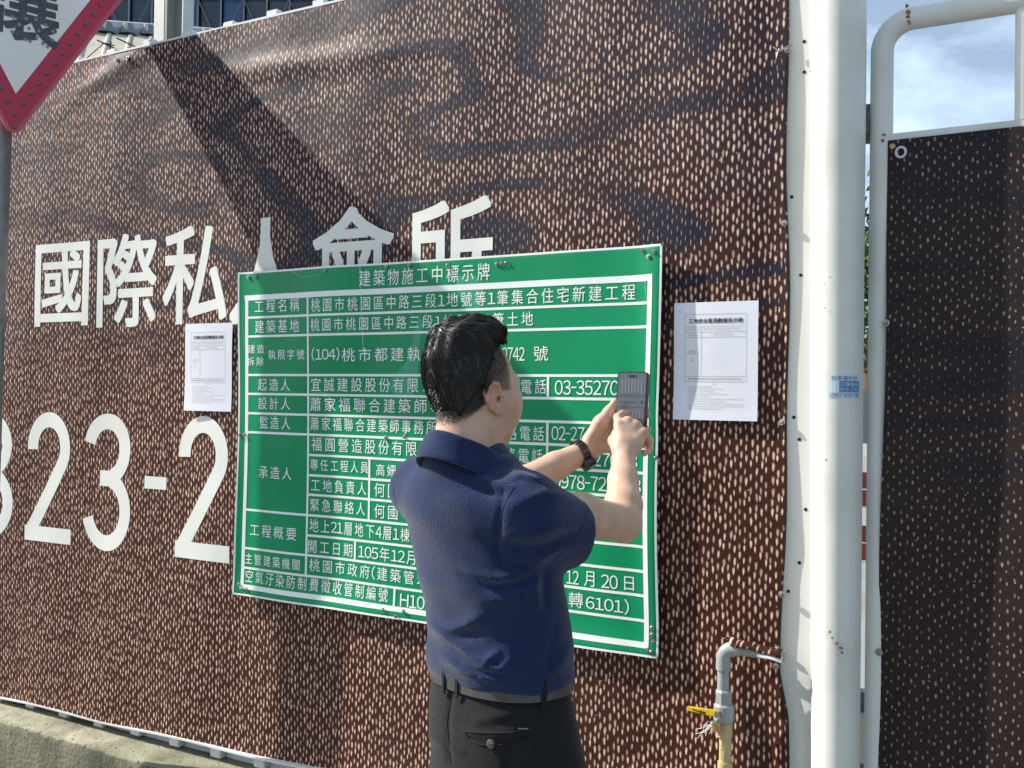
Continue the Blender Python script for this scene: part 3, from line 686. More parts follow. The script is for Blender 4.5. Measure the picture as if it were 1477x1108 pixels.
# ------------------------------------------------------------------ gate
GY = .045
gt = empty('tube_gate', (.3, GY, 0), 'white tubular steel gate with rust spots, right of the round post', 'gate')
gx = on(1271.5, 190, GY)[0]; gzt = on(1330, 24.5, GY)[2]; R_ = .068; r_t = .0255
path = [(gx, GY, .06), (gx, GY, 1.0), (gx, GY, gzt-R_)]+[(gx+R_-R_*math.cos(t), GY, gzt-R_+R_*math.sin(t)) for t in np.linspace(.15, PI/2, 10)]+[(gx+R_+.3, GY, gzt), (1.9, GY, gzt)]
MB().tube(path, r_t, 28).obj('outer_tube', M['paint'], gt, smooth=True)
zc1, zc0 = on(1287, 192.5, GY-.016)[2], on(1282, 206, GY-.016)[2]
MB().box(gx+.018, 1.9, GY-.016, GY+.016, zc0, zc1).obj('crossbar', M['paint'], gt, bevel=.002)
bx = on(1476, 90, GY)[0]
for k in range(3): MB().tube([(bx+k*.62, GY, zc1-.001), (bx+k*.62, GY, gzt-r_t*.6)], .0165, 20).obj('upright_bar', M['paint'], gt, smooth=True)
MB().box(gx+.012, gx+.05, GY-.004, GY+.012, .08, zc0-.001).obj('frame_strip', M['paint'], gt)
MB().box(gx+.018, 1.9, GY-.016, GY+.016, .08, .12).obj('bottom_bar', M['paint'], gt)
# hinge
hq = on(1252, 178, GY); h1, h0z = on(1252, 149, GY)[2], on(1252, 205, GY)[2]
MB().box(-.455, gx-.02, GY+.004, GY+.022, h0z, h1).box(-.45, gx-.022, GY-.004, GY+.003, h0z+.02, h1-.02).obj('hinge', M['steel_grey'], gt, bevel=.002)
MB().box(-.455, gx-.022, GY+.004, GY+.022, on(1250, 640, GY)[2], on(1250, 560, GY)[2]).obj('hinge', M['paint'], gt, bevel=.002)
# rust
for px, py, r in ((1311, 14, .005), (1312, 22, .006), (1312, 30, .005), (1313, 36, .004), (1313, 26, .003), (1314, 40, .003)):
    q = on(px, py, GY); 
    blob(np.array([q[0], GY-.0245, q[2]]), (0, -1, 0), r, M['rust'], gt, 'rust_spot', th=.0012)
for px, py, r in ((1275, 334, .005), (1267, 434, .006), (1270, 432, .004), (1273, 462, .008), (1275, 470, .006), (1272, 480, .005), (1265, 535, .006), (1266, 318, .003), (1264, 580, .003), (1262, 900, .004), (1262, 715, .003), (1276, 196, .005), (1274, 204, .004), (1320, 200, .003)):
    q = on(px, py, GY-.02); blob((q[0], GY-.0165 if py > 210 else GY-.0245, q[2]), (0, -1, 0), r, M['rust'], gt, 'rust_spot', th=.0035)
# thin dark weld line down the tube
MB().tube([(gx+.019, GY-.0175, z) for z in (.1, .8, 1.4, zc0)], .0007, 5).obj('weld_line', M['rust'], gt)
# banner on the gate
gz1 = zc0+.004; v, f = [], []
ni, nj = 60, 60
def gw(x, z): return GY-.024+.003*math.sin(7*x+z)+.002*math.sin(13*x-6*z)-.004*math.exp(-((x-gx)/.04)**2)*math.sin(5*z)
xg0 = on(1279.5, 300, GY-.02)[0]
for i in range(ni+1):
    for j in range(nj+1):
        z = .1+(gz1-.1)*j/nj; x0 = xg0+.003*math.sin(4*z+1)+.002*math.sin(9*z)-.006*min(1, max(0, (1.8-z)/.3)); x = x0+(1.85-x0)*(i/ni)**1.3; v.append((x, gw(x, z), z))
for i in range(ni):
    for j in range(nj): a = i*(nj+1)+j; f.append((a, a+nj+1, a+nj+2, a+1))
gbn = obj('gate_banner', v, f, M['gate_banner'], smooth=True); tag(gbn, 'dark dotted banner hung on the tubular gate at the right', 'banner')
q = on(1299, 219, GY-.03); bmr = MB(); pts = [(q[0]+.0105*math.cos(t), gw(q[0], q[2])-.003, q[2]+.0115*math.sin(t)) for t in np.linspace(0, 2*PI, 25)]
bmr.tube(pts, .0032, 8, caps=False).obj('eyelet', mat('eyelet', (.6, .6, .62), .35, .3), gbn, smooth=True)
q = on(1287, 210.5, GY-.03); MB().tube([(q[0], gw(q[0], q[2])+.002, q[2]), (q[0], gw(q[0], q[2])-.006, q[2])], .0068, 6).obj('bolt', M['brass'], gbn)
for px, py in ((1278, 466), (1268, 941)): q = on(px, py, GY-.03); screw(px, py, gw(q[0], q[2])-.006, gbn, 1.0)

# ------------------------------------------------------------------ water pipe and tap
WY = -.062
wq = lambda px, py: on(px, py, WY)
wx_ = wq(1043, 985)[0]; z_ = lambda py: wq(1043, py)[2]
wp = empty('water_pipe', (wx_, WY, 0), 'grey plastic water pipe with elbow and yellow lever valve standing before the banner', 'pipe')
ze = z_(934); Re = .026
el = [(wx_, WY, z_(966)), (wx_, WY, ze-Re+.004)]+[(wx_+Re-Re*math.cos(t), WY, ze-Re+Re*math.sin(t)) for t in np.linspace(.2, PI/2, 8)]+[(wx_+Re+.012, WY+.003, ze)]
MB().tube(el, .0172, 24).obj('elbow', M['pvc'], wp, smooth=True)
MB().tube([(wx_+Re+.004, WY+.002, ze), (wx_+.08, WY+.012, ze-.003), (wx_+.135, WY+.035, ze-.008)], .0135, 20).obj('horizontal_pipe', M['pvc'], wp, smooth=True)
MB().tube([(wx_, WY, z_(996)), (wx_, WY, z_(960))], .0138, 24).obj('upright_pipe', M['pvc'], wp, smooth=True)
MB().tube([(wx_+.002, WY, z_(1015)), (wx_+.002, WY, z_(997)), (wx_+.002, WY, z_(994.5))], [.0195, .0195, .0165], 8).obj('hex_coupling', M['pvc'], wp)
MB().tube([(wx_+.003, WY, z_(1041)), (wx_+.003, WY, z_(1038)), (wx_+.003, WY, z_(1017)), (wx_+.003, WY, z_(1014.5))], [.020, .0245, .0245, .021], 28).obj('valve_body', M['pvc'], wp, smooth=True)
MB().tube([(wx_+.005, WY, z_(1062)), (wx_+.005, WY, z_(1041.5))], .0185, 20).obj('lower_collar', M['cream'], wp, smooth=True)
MB().tube([(wx_+.007, WY, .0), (wx_+.007, WY, z_(1062.5))], .0142, 20).obj('lower_pipe', M['cream'], wp, smooth=True)
MB().tube([(wx_+.007, WY, z_(1130)), (wx_+.007, WY, z_(1098))], .0175, 20).obj('lower_coupling', M['cream'], wp, smooth=True)
hy = WY-.034; hx0, hx1 = on(991, 1023, hy)[0], on(1034, 1026, hy)[0]; hz = on(1012, 1024, hy)[2]
MB().add([(hx0, hy-.002, hz+.004), (hx0, hy-.002, hz-.008), (hx0, hy+.003, hz-.008), (hx0, hy+.003, hz+.004), (hx1, hy-.002, hz+.006), (hx1, hy-.002, hz-.012), (hx1, hy+.003, hz-.012), (hx1, hy+.003, hz+.006)],
         [(0,1,5,4),(1,2,6,5),(2,3,7,6),(3,0,4,7),(0,3,2,1),(4,5,6,7)]).obj('lever_handle', M['yellow'], wp, bevel=.0022)
b = MB(); rr = random.Random(2)
for k in range(8):
    x = hx0+.014+k*.0042; zc = hz-.002-.0005*k; b.box(x, x+.0028, hy-.0026, hy-.0018, zc-.0035*(1 if k > 3 else .5), zc+.003*(1 if k > 3 else .5))
b.obj('printed_mark', M['ink'], wp)
MB().tube([(hx1+.002, hy+.006, hz-.004), (hx1+.002, hy-.006, hz-.004)], .0078, 6).obj('lever_nut', M['zinc'], wp)
MB().tube([(hx1+.002, hy+.03, hz-.004), (hx1+.002, hy+.004, hz-.004)], .006, 10).obj('valve_stem', M['brass'], wp)
MB().tube([(wx_-.010, WY-.022, z_(1040)), (wx_-.004, WY-.024, z_(1052))], [.013, .009], 10).obj('brass_nut', M['brass'], wp, smooth=True)
b = MB()
for k in range(9):                            # frayed sealing thread
    p = np.array([wx_-.012, WY-.03, z_(1036)]); pts = [p]
    for s in range(5): p = p+np.array([RNG.normal()*.006-.004, RNG.normal()*.003, -.007+RNG.normal()*.003]); pts.append(p)
    b.tube(pts, .0005, 4)
b.obj('thread', M['print_white'], wp)
# flap of cut banner over the pipe
v, f = [], []
A0, A1 = P(1030, 924, 2.36), P(1129, 941, 2.44); 
for i in range(15):
    t = i/14; base = np.array([wx_-.018+(.165)*t, 0, 0])
    for j in range(7):
        s = j/6; ang = -PI*.30+s*PI*.68
        yy = WY+.004+.022*t-.024*math.sin(ang)*(1+.12*math.sin(9*t)); zz = ze+.004-.018*t+.021*math.cos(ang)+.0015*math.sin(13*t+4*s)
        v.append((wx_+.022+.112*t+.003*math.sin(6*s+3*t)-.030*(1-t)*(1-s)**2, yy, zz))
    if i:
        for j in range(6): a = (i-1)*7+j; f.append((a, a+1, a+8, a+7))
fl = obj('cut_flap', v, f, M['banner'], ban, smooth=True); md = fl.modifiers.new('s', 'SOLIDIFY'); md.thickness = .001
v2 = [(x+.002, y-.002, z-.010) for x, y, z in v[7*7:]]; k = len(v2)//7
f2 = [((i-1)*7+j, (i-1)*7+j+1, i*7+j+1, i*7+j) for i in range(1, k) for j in range(4, 6)]
obj('clear_film', v2, f2, mat('clear_film', (.55, .56, .56), .15, spec=.8), ban, smooth=True)

# ------------------------------------------------------------------ triangular yield sign on a pole
TS, TPSI, TY = .81, 1.184, -.332
apex = on(19, 203, TY)
hvec = Vector((math.cos(TPSI), math.sin(TPSI), 0)); upv = Vector((.005, .028, 1)).normalized(); hvec = (hvec+upv*.0).normalized(); hvec = (hvec-upv*hvec.dot(upv)).normalized()
nrm = hvec.cross(upv); nrm = nrm if nrm.dot(Vector(tuple(CAM-apex))) > 0 else -nrm
M['sign_red'] = mat('sign_red', (.46, .010, .050), .35, var=(.52, .02, .07), vscale=6); M['sign_white'] = mat('triangle_white', (.86, .84, .80), .4, var=(.80, .77, .70), vscale=4)
M['sign_rim'] = mat('sign_rim', (.55, .07, .12), .3, var=(.6, .1, .14), vscale=4); M['sign_dark'] = mat('sign_dark', (.045, .05, .06), .5, var=(.09, .10, .11), vscale=40)
ya = empty('yield_sign', apex-np.array([0, 0, apex[2]]), 'red bordered white triangular yield sign with studs, on a grey pole at upper left', 'road sign')
def T3(u, w, d=0.): return Vector(tuple(apex))+hvec*u+upv*w+nrm*d
def rtri(inset, r, n=6):
    s = TS-2*inset*math.sqrt(3); a0 = inset*2; pts = []
    cs = [(0, a0), (s/2, a0+s*.866), (-s/2, a0+s*.866)]; angs = [(210, 330), (-30, 90), (90, 210)]
    for (cx_, cz), (t0, t1) in zip(cs, angs):
        gxn = np.array([0-cx_, a0+s*.577-cz]); gxn /= np.linalg.norm(gxn); c = np.array([cx_, cz])+gxn*2*r
        pts += [(c[0]+r*math.cos(math.radians(t)), c[1]+r*math.sin(math.radians(t))) for t in np.linspace(t0, t1, n)]
    return pts
def tri_plate(name, inset, r, d0, d1, m):
    p = rtri(inset, r); n = len(p); v = [T3(a, b, d1) for a, b in p]+[T3(a, b, d0) for a, b in p]
    f = [tuple(range(n)), tuple(range(2*n-1, n-1, -1))]+[(i, i+n, (i+1) % n+n, (i+1) % n) for i in range(n)]
    return obj(name, v, f, m, ya)
tri_plate('rim', 0, .028, -.014, .0, M['sign_rim']); tri_plate('red_border', .014, .014, .0005, .004, M['sign_red']); tri_plate('white_face', .078, .0015, .0045, .0052, M['sign_white'])
v, f = [], []
g, gf, _ = glyphs('讓', .014)
gv = [T3((p[0]-.5)*.26-.004, .335+p[1]*.27, .0058+.0001*p[2]) for p in g]; obj('character', gv, gf, M['sign_dark'], ya)
led = MB().tube([(0, 0, 0), (0, 0, .004), (0, 0, .006)], [.0075, .0065, .003], 10).obj('light_stud', mat('led_stud', (.10, .14, .12), .25, .3), ya, smooth=True)
rot = nrm.to_track_quat('Z', 'Y').to_euler(); led.rotation_euler = rot; first = True
def put_led(u, w):
    global first
    p = T3(u, w, .004)
    if first: led.location = p; first = False
    else: instance(led, p, ya, rot)
e_in = rtri(.046, .001); C3 = [(0, .092), ((TS-2*.046*1.732)/2, .092+(TS-2*.046*1.732)*.866), (-(TS-2*.046*1.732)/2, .092+(TS-2*.046*1.732)*.866)]
for a, b in ((0, 1), (1, 2), (2, 0)):
    for k in range(14): t = k/14; put_led(C3[a][0]+(C3[b][0]-C3[a][0])*t, C3[a][1]+(C3[b][1]-C3[a][1])*t-.006)
put_led(0, .045)
dots = MB()
for u, w in ((.02, .345), (.035, .343), (-.02, .36), (.055, .36), (.075, .345), (.09, .338), (.06, .385), (.03, .385), (.0, .39), (-.02, .41), (.02, .415), (.05, .42), (.08, .41), (.105, .395), (.105, .365)):
    a = [T3(u+.006*math.cos(t), w+.006*math.sin(t), .0066) for t in np.linspace(0, 2*PI, 8, endpoint=False)]; dots.add(a, [tuple(range(8))])
dots.obj('light_stud', mat('led_grey', (.22, .24, .24), .3), ya)
pc = Vector(tuple(on(-5, 300, TY+.01)))
MB().tube([pc-Vector((.02, .0, 1))*pc[2], pc, pc+Vector((.02, .0, 1))*.78], .0385, 28).obj('pole', M['galv'], ya, smooth=True)
for w in (.25, .55):
    p = T3(0, w, -.014); MB().tube([p, p-nrm*.03], .012, 8).obj('bracket', M['galv'], ya)

# ------------------------------------------------------------------ things behind the hoarding
# steel post
spx0, spx1 = on(222, 40, .16), on(262, 40, .16); sh = empty('steel_column', (spx0[0], .2, 0), 'grey steel column with its sunlit face coloured white, rising behind the top of the hoarding', 'column')
x0, x1 = spx0[0], spx1[0]; wd = x1-x0
MB().box(x0, x0+wd*.36, .16, .172, 0, 4.6).obj('lit_flange', M['paint'], sh)  # sunlight on this flange is given as white paint beside the grey
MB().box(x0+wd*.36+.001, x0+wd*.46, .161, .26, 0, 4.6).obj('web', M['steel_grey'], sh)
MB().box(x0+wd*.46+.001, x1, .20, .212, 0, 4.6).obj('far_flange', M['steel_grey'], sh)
MB().box(x1+.001, x1+.006, .16, .21, 0, 4.6).obj('edge_strip', M['paint'], sh)
# shed roof: ribbed beige sheets sloping up to a light ridge
M['beige'] = mat('beige_roof', (.46, .44, .35), .7, var=(.34, .32, .25), vscale=2.2, bump=.2, bscale=10)
M['ridge'] = mat('ridge_metal', (.50, .55, .62), .5, var=(.4, .43, .48), vscale=8)
rf = empty('shed', P(150, 90, 8)-np.array([0, 0, 2]), 'beige ribbed shed roof with a pale ridge flashing, seen over the hoarding at upper left', 'shed')
ea, eb = P(20, 140, 7), P(330, 130, 8.2); ra_, rb_ = P(60, 40, 10.5), P(330, 58, 12)
N = 26
def ql(t, s): return (ea*(1-t)+eb*t)*(1-s)+(ra_*(1-t)+rb_*t)*s
for k in range(9):
    t0, t1 = k/9+.003, (k+1)/9-.003; v = []
    for s in (0, .5, 1):
        for t in (t0, t0+.012, t1-.012, t1): v.append(ql(t, s)+np.array([0, 0, .02 if t in (t0, t1) else 0]))
    f = [(r*4+c, r*4+c+1, r*4+c+5, r*4+c+4) for r in range(2) for c in range(3)]; o = obj('roof_sheet', v, f, M['beige'], rf); md = o.modifiers.new('s', 'SOLIDIFY'); md.thickness = .02
rb_m = MB().tube([ra_+np.array([0, 0, .04]), rb_+np.array([0, 0, .04])], .09, 8).obj('ridge_flashing', M['ridge'], rf, smooth=True)
wv_ = [ea*1.0, eb*1.0]; v = [tuple(ea), tuple(eb), (eb[0], eb[1], 0), (ea[0], ea[1], 0)]; obj('wall', v, [(0, 1, 2, 3)], M['beige'], rf)
bump = MB().tube([(0, 0, 0), (0, 0, .12)], [.10, .05], 8).obj('roof_cap', M['steel_grey'], rf, smooth=True); first_b = True
for k in range(8):
    t = .1+.11*k; p = ql(t, .97)
    if first_b: bump.location = tuple(p); first_b = False
    else: instance(bump, p, rf)
M['cable'] = mat('cable', (.02, .02, .02), .6)
cb_ = empty('cable_bundle', P(160, 60, 6), 'tangle of thin dark cables lying across the beige shed roof', 'cables')
for pts in (((140, 58), (165, 70), (190, 82), (215, 92), (235, 100)), ((150, 62), (172, 74), (205, 80), (240, 86)), ((160, 60), (158, 80), (175, 92), (205, 98)), ((168, 55), (200, 70), (240, 80)), ((120, 88), (150, 62), (165, 66)), ((110, 100), (140, 92), (170, 96))):
    MB().tube([P(a, b, 6.3) for a, b in pts], .0045, 5).obj('cable', M['cable'], cb_)
# glass building under scaffold netting
M['glass'] = mat('dark_glass', (.045, .06, .085), .25, var=(.07, .09, .12), vscale=.6); M['glass_blue'] = mat('blue_glass', (.04, .09, .20), .25, var=(.06, .12, .25), vscale=.5)
M['mullion'] = mat('mullion', (.28, .31, .34), .5)
ZB = 26; gbld = empty('office_building', P(330, 60, ZB)-np.array([0, 0, 8]), 'dark blue glass building behind scaffold poles, far behind the hoarding top', 'building')
b0, b1 = P(90, 0, ZB), P(620, 0, ZB); bd = (b1-b0)/np.linalg.norm(b1-b0); bn = np.array([bd[1], -bd[0], 0]); wb = 33/F_PX*ZB
zlo = P(300, 90, ZB)[2]
def Bp(u, d, z): q = b0+bd*u-bn*0; return np.array([q[0], q[1], 0])+bn*d+np.array([0, 0, z])
def bbox(u0, u1, d0, d1, z0, z1, name, m, parent):
    v = [Bp(u, d, z) for z in (z0, z1) for u, d in ((u0, d0), (u1, d0), (u1, d1), (u0, d1))]
    return obj(name, v, [(0,1,2,3),(4,7,6,5),(0,4,5,1),(1,5,6,2),(2,6,7,3),(3,7,4,0)], m, parent)
ztopb = zlo+8
rr = random.Random(5); Lb = np.linalg.norm(b1-b0); nc = int(Lb/wb)
bbox(-.5, nc*wb+.5, -6, -.3, 0, ztopb, 'wall', M['steel_grey'], gbld)
for c in range(nc):
    for r in range(5):
        z0 = zlo-1+r*.95; m = M['glass_blue'] if c in (4, 5) and r < 4 or rr.random() < .12 else M['glass']; s_ = rr.uniform(-.02, .02)
        bbox(c*wb+.03, (c+1)*wb-.03, -.28, -.02+s_, z0+.02, z0+.93, 'glass_panel', m, gbld)
for c in range(nc+1): bbox(c*wb-.018, c*wb+.018, .10, .14, zlo-2, ztopb, 'scaffold_pole', M['mullion'], gbld)
for r in range(6): bbox(0, nc*wb, .06, .095, zlo-1.2+r*.95, zlo-1.17+r*.95, 'ledger', M['mullion'], gbld)
for c in range(0, nc, 2): MB().tube([Bp(c*wb, .2, zlo-1), Bp((c+2)*wb, .2, zlo+1.6)], .014, 5).tube([Bp((c+2)*wb, .18, zlo-1), Bp((c)*wb, .18, zlo+1.6)], .014, 5).obj('scaffold_brace', M['steel_grey'], gbld)

# seen through the slot between post and gate
def leafmat(): return mat('leaf', (.05, .11, .02), .6, var=(.09, .16, .04), vscale=3)
M['leaf'] = leafmat(); M['bark'] = mat('bark', (.12, .09, .06), .9, bump=.5)
tc_ = P(1252, 400, 9.0); tr = empty('tree', (tc_[0], tc_[1], 0), 'green leafy tree seen through the slot beside the round post', 'tree')
MB().tube([(tc_[0], tc_[1], 0), (tc_[0]+.05, tc_[1], 1.2), (tc_[0], tc_[1], 2.2)], [.12, .09, .05], 10).obj('trunk', M['bark'], tr, smooth=True)
v, f = [], []
for k in range(2600):
    c = np.array([tc_[0], tc_[1], tc_[2]])+RNG.normal(size=3)*np.array([.45, .45, .32]); a = RNG.normal(size=3); a /= np.linalg.norm(a); b = np.cross(a, RNG.normal(size=3)); b /= np.linalg.norm(b); s = .06
    i = len(v); v += [c-a*s, c+b*s*.4, c+a*s, c-b*s*.4]; f.append((i, i+1, i+2, i+3))
obj('crown', v, f, M['leaf'], tr)
M['red'] = mat('barrier_red', (.16, .02, .015), .6, var=(.11, .02, .015), vscale=10)
bq = P(1246, 740, 4.6); bz1, bz0 = P(1246, 655, 4.6)[2], P(1246, 835, 4.6)[2]
br = empty('barrier', (bq[0], bq[1], 0), 'red and white slatted barrier seen through the slot beside the round post', 'barrier')
for k in range(7):
    za = bz0+(bz1-bz0)*k/7; MB().box(bq[0]-.5, bq[0]+.5, bq[1], bq[1]+.03, za+.004, za+(bz1-bz0)/7-.004).obj('slat', M['red'] if k % 3 else M['paint'], br)
MB().box(bq[0]-.4, bq[0]-.34, bq[1]+.031, bq[1]+.09, 0, bz1).box(bq[0]+.34, bq[0]+.4, bq[1]+.031, bq[1]+.09, 0, bz1).obj('leg', M['galv'], br)
cq = P(1246, 880, 5.5); o = MB().box(cq[0]-1.2, cq[0]+1.2, cq[1], cq[1]+.15, 0, P(1246, 600, 5.5)[2]).obj('site_wall', M['white_sheet']); tag(o, 'pale site wall seen low through the slot beside the round post', 'wall')
# ------------------------------------------------------------------ the man
cF = RC @ np.array([0, 0, -1.]); cF[2] = 0; cF /= np.linalg.norm(cF); cR = np.array([cF[1], -cF[0], 0])
P0 = P
def P(px, py, Z): return P0(px, py, Z if Z < 2.1 else Z-.050*min(1., (Z-2.1)/.1))
BF = (cF+cR)/math.sqrt(2); BR = (cR-cF)/math.sqrt(2); UP = np.array([0, 0, 1.])
base = P(721, 985, 1.92).copy(); base[2] = 0
man = empty('person', base, 'dark haired man in a navy polo shirt and black trousers, back turned, tapping a phone', 'person')

Hc = P(677, 574, 1.885)
hy_ = math.radians(2); HF = BF*math.cos(hy_)+BR*math.sin(hy_); HR = BR*math.cos(hy_)-BF*math.sin(hy_)
HU = UP-.10*HF*1.0; HU /= np.linalg.norm(HU); HF2 = np.cross(HU, HR); HF2 = HF2 if HF2@HF > 0 else -HF2
HA = np.stack([HR, HF2, HU])
def H(r, f, u): return Hc+HR*r+HF2*f+HU*u
HS = 1.0
# joints
Rs, Re_, Rw = P(763, 732, 1.80), P(896, 754, 2.00), P(900, 662, 2.185)
Ls, Le, Lw = P(610, 706, 2.04), P(712, 716, 2.20), P(847, 650, 2.305)
lo = np.minimum.reduce([Rs, Re_, Rw, Ls, Le, Lw, Hc])-.14; hi = np.maximum.reduce([Rs, Re_, Rw, Ls, Le, Lw, Hc])+.19
hi[0] = max(hi[0], P(945, 600, 2.36)[0]+.02); hi[1] = max(hi[1], P(900, 600, 2.40)[1]+.02)
lo[2] = P(700, 800, 1.9)[2]
S = SDF(lo, hi, .0024)
# trunk hidden in the shirt, so that the figure is one body
S.cone(P(700, 780, 1.915), P(682, 712, 1.905), .080, .080, .03)
S.cone(P(640, 700, 1.95), P(600, 702, 2.06), .05, .045, .04); S.cone(P(710, 702, 1.85), Rs, .05, .045, .04)
S.cone(P(674, 690, 1.885), P(674, 640, 1.88), .07, .054, .03)
# head
S.ell(H(0, -.001, .042), HA, (.0715, .085, .083), 0.0)
S.ell(H(0, .028, -.004), HA, (.064, .070, .088), .03)
S.ell(H(0, .025, -.047), HA, (.044, .045, .040), .03)
S.cone(H(-.047, .0, -.046), H(-.016, .061, -.078), .012, .013, .03); S.cone(H(.047, .0, -.046), H(.016, .061, -.078), .012, .013, .03)
S.cone(H(-.009, .062, -.080), H(.009, .062, -.080), .014, .014, .02)
for s in (-1, 1):
    S.ell(H(s*.042, .060, -.010), HA, (.025, .023, .024), .03); S.ell(H(s*.036, .052, -.038), HA, (.024, .024, .024), .03)
    S.cone(H(s*.012, .089, .030), H(s*.048, .072, .028), .011, .010, .015)
    S.ell(H(s*.031, .101, .010), HA, (.015, .010, .010), .012, sub=True)
    S.cone(H(s*.026, .083, .010), H(s*.036, .081, .010), .0115, .0115, .003)
S.cone(H(0, .092, .016), H(0, .112, -.020), .0085, .0105, .012); S.cone(H(-.012, .097, -.024), H(.012, .097, -.024), .008, .008, .008)
S.cone(H(-.018, .089, -.048), H(.018, .089, -.048), .0065, .0065, .006); S.cone(H(-.015, .088, -.058), H(.015, .088, -.058), .007, .007, .006)
# neck
S.cone(H(0, -.010, -.02), H(0, -.022, -.125), .050, .054, .03)
# ears
for s in (1, -1):
    EF = HF2*.93-HU*.10-HR*s*-.0; out = (HR*s*.90-HF2*.42); out /= np.linalg.norm(out); eu = HU*.97-HF2*.20; eu /= np.linalg.norm(eu)
    ef = np.cross(eu, out); ef /= np.linalg.norm(ef); ef = ef if ef@HF2 > 0 else -ef; E0 = H(s*.0735, .003, .0)
    def E_(a, b, c): return E0+ef*a+eu*b+out*c
    S.ell(E_(-.006, .002, .003), (ef, eu, out), (.0155, .0285, .0065), .004)
    S.ell(E_(-.002, .003, .010), (ef, eu, out), (.0095, .0195, .0080), .002, sub=True)
    S.chain([E_(.010, .010, .004), E_(.006, .026, .007), E_(-.006, .031, .009), E_(-.017, .022, .011), E_(-.020, .004, .011), E_(-.015, -.014, .008), E_(-.006, -.024, .005)], [.0028, .0036, .0040, .0042, .0038, .0034, .003], .003)
    S.chain([E_(-.004, .018, .008), E_(-.011, .006, .009), E_(-.008, -.010, .008)], [.0022, .003, .0028], .003)
    S.ell(E_(-.001, -.026, .003), (ef, eu, out), (.0075, .0085, .0045), .005)
    S.ell(E_(.0085, -.002, .006), (ef, eu, out), (.0035, .006, .004), .003)
    S.cone(E_(.003, -.003, .014), E_(.005, -.003, -.012), .0066, .0050, .001, sub=True)
# arms
def lerp(a, b, t): return a+(b-a)*t
def forearm(e, w, up):
    S.chain([e, lerp(e, w, .28)+up*.004, lerp(e, w, .65), w], [.0365, .0375, .0305, .0245], .012)
S.chain([Rs, lerp(Rs, Re_, .55), Re_], [.044, .041, .0365], .02); S.ell(Re_+(Re_-Rs)*.03, HA, (.033, .033, .033), .02)
forearm(Re_, Rw, (Re_-lerp(Rs, Rw, .5))/np.linalg.norm(Re_-lerp(Rs, Rw, .5)))
S.chain([Ls, lerp(Ls, Le, .55), Le], [.048, .043, .038], .02)
forearm(Le, Lw, np.array([0, 0, -1.]))
# right hand: back to the camera, index finger on the screen
w = Rw; Im, Mm, Gm, Km = P(893, 613, 2.232), P(905, 609, 2.238), P(917, 614, 2.234), P(928, 624, 2.224)
for q, r0_, r1_ in ((Im, .018, .0125), (Mm, .019, .013), (Gm, .018, .0125), (Km, .016, .0115)): S.cone(w, q, r0_, r1_, .010)
S.cone(P(897, 640, 2.215), P(916, 640, 2.215), .019, .017, .012)
S.chain([Im, P(890.5, 602, 2.266), P(897, 597, 2.285), P(904.5, 595, 2.301)], [.0112, .0092, .0082, .0074], .003)
S.chain([Mm, P(913, 613, 2.278), P(914, 628, 2.276), P(909, 636, 2.262)], [.0122, .0102, .0092, .0082], .004)
S.chain([Gm, P(926, 622, 2.270), P(926, 637, 2.262), P(920, 644, 2.248)], [.0118, .0100, .0090, .0080], .004)
S.chain([Km, P(937, 635, 2.252), P(936, 648, 2.243), P(929, 654, 2.230)], [.0108, .0090, .0082, .0074], .004)
S.chain([P(893, 650, 2.20), P(886, 636, 2.232), P(890, 625, 2.256), P(899, 621, 2.268)], [.0165, .0135, .0105, .0090], .006)
# left hand: holds the phone from behind, thumb along its near edge
w = Lw; a_, b_, c_, e_ = P(884, 598, 2.352), P(889, 612, 2.358), P(890, 627, 2.358), P(888, 642, 2.352)
for q, r0_, r1_ in ((a_, .017, .0130), (b_, .018, .0135), (c_, .018, .0130), (e_, .017, .0120)): S.cone(w, q, r0_, r1_, .012)
S.cone(P(866, 620, 2.330), P(878, 640, 2.338), .018, .017, .012)
S.chain([a_, P(905, 582, 2.374), P(924, 582, 2.366), P(932, 590, 2.345)], [.0122, .0105, .0092, .0080], .004)
S.chain([b_, P(908, 597, 2.380), P(927, 594, 2.368), P(933.5, 599, 2.345)], [.0125, .0108, .0094, .0080], .004)
S.chain([c_, P(908, 617, 2.378), P(927, 616, 2.366), P(934.5, 620, 2.342)], [.0122, .0104, .0092, .0080], .004)
S.chain([e_, P(905, 640, 2.370), P(922, 640, 2.360), P(931, 643, 2.340)], [.0110, .0095, .0084, .0074], .004)
S.chain([P(852, 634, 2.305), P(867, 609, 2.300), P(878, 594, 2.300), P(886.5, 581, 2.303)], [.0185, .0150, .0115, .0088], .008)
S.cone(P(866, 612, 2.302), P(876, 622, 2.330), .016, .014, .012)
V, Fq = S.mesh(); V = relax(V, Fq, 2, .35)
# head-local coordinates for hair stubble and blood tones
q = (V-Hc); lr, lf, lu = q@HR, q@HF2, q@HU
def sst(x, a, b): t = np.clip((x-a)/(b-a), 0, 1); return t*t*(3-2*t)
side = np.abs(lr)
ear_dist = np.sqrt(((lf+.004)/.022)**2+((lu-.000)/.034)**2)
hairline_low = np.where(lf > -.015, .004+.0*lf, -.048+.75*np.clip(lf+.062, 0, .05))
hl = sst(lu, hairline_low-.006, hairline_low+.012)*sst(-lf, -.060-.12*np.clip(lu-.02, -.02, .06), -.034-.12*np.clip(lu-.02, -.02, .06))
hl *= np.where((np.abs(lr) > .066) & (ear_dist < 1.02), sst(ear_dist, .9, 1.02), 1)
hl *= (np.linalg.norm(q, axis=1) < .17)
hl = np.where((lf > .02) & (lu < .012), 0, hl)
dens = .46+.40*sst(lu, -.02, .08)+.42*sst(-lf, -.01, .03)*sst(lu, -.050, -.015)
stub = np.clip(hl*dens, 0, 1)
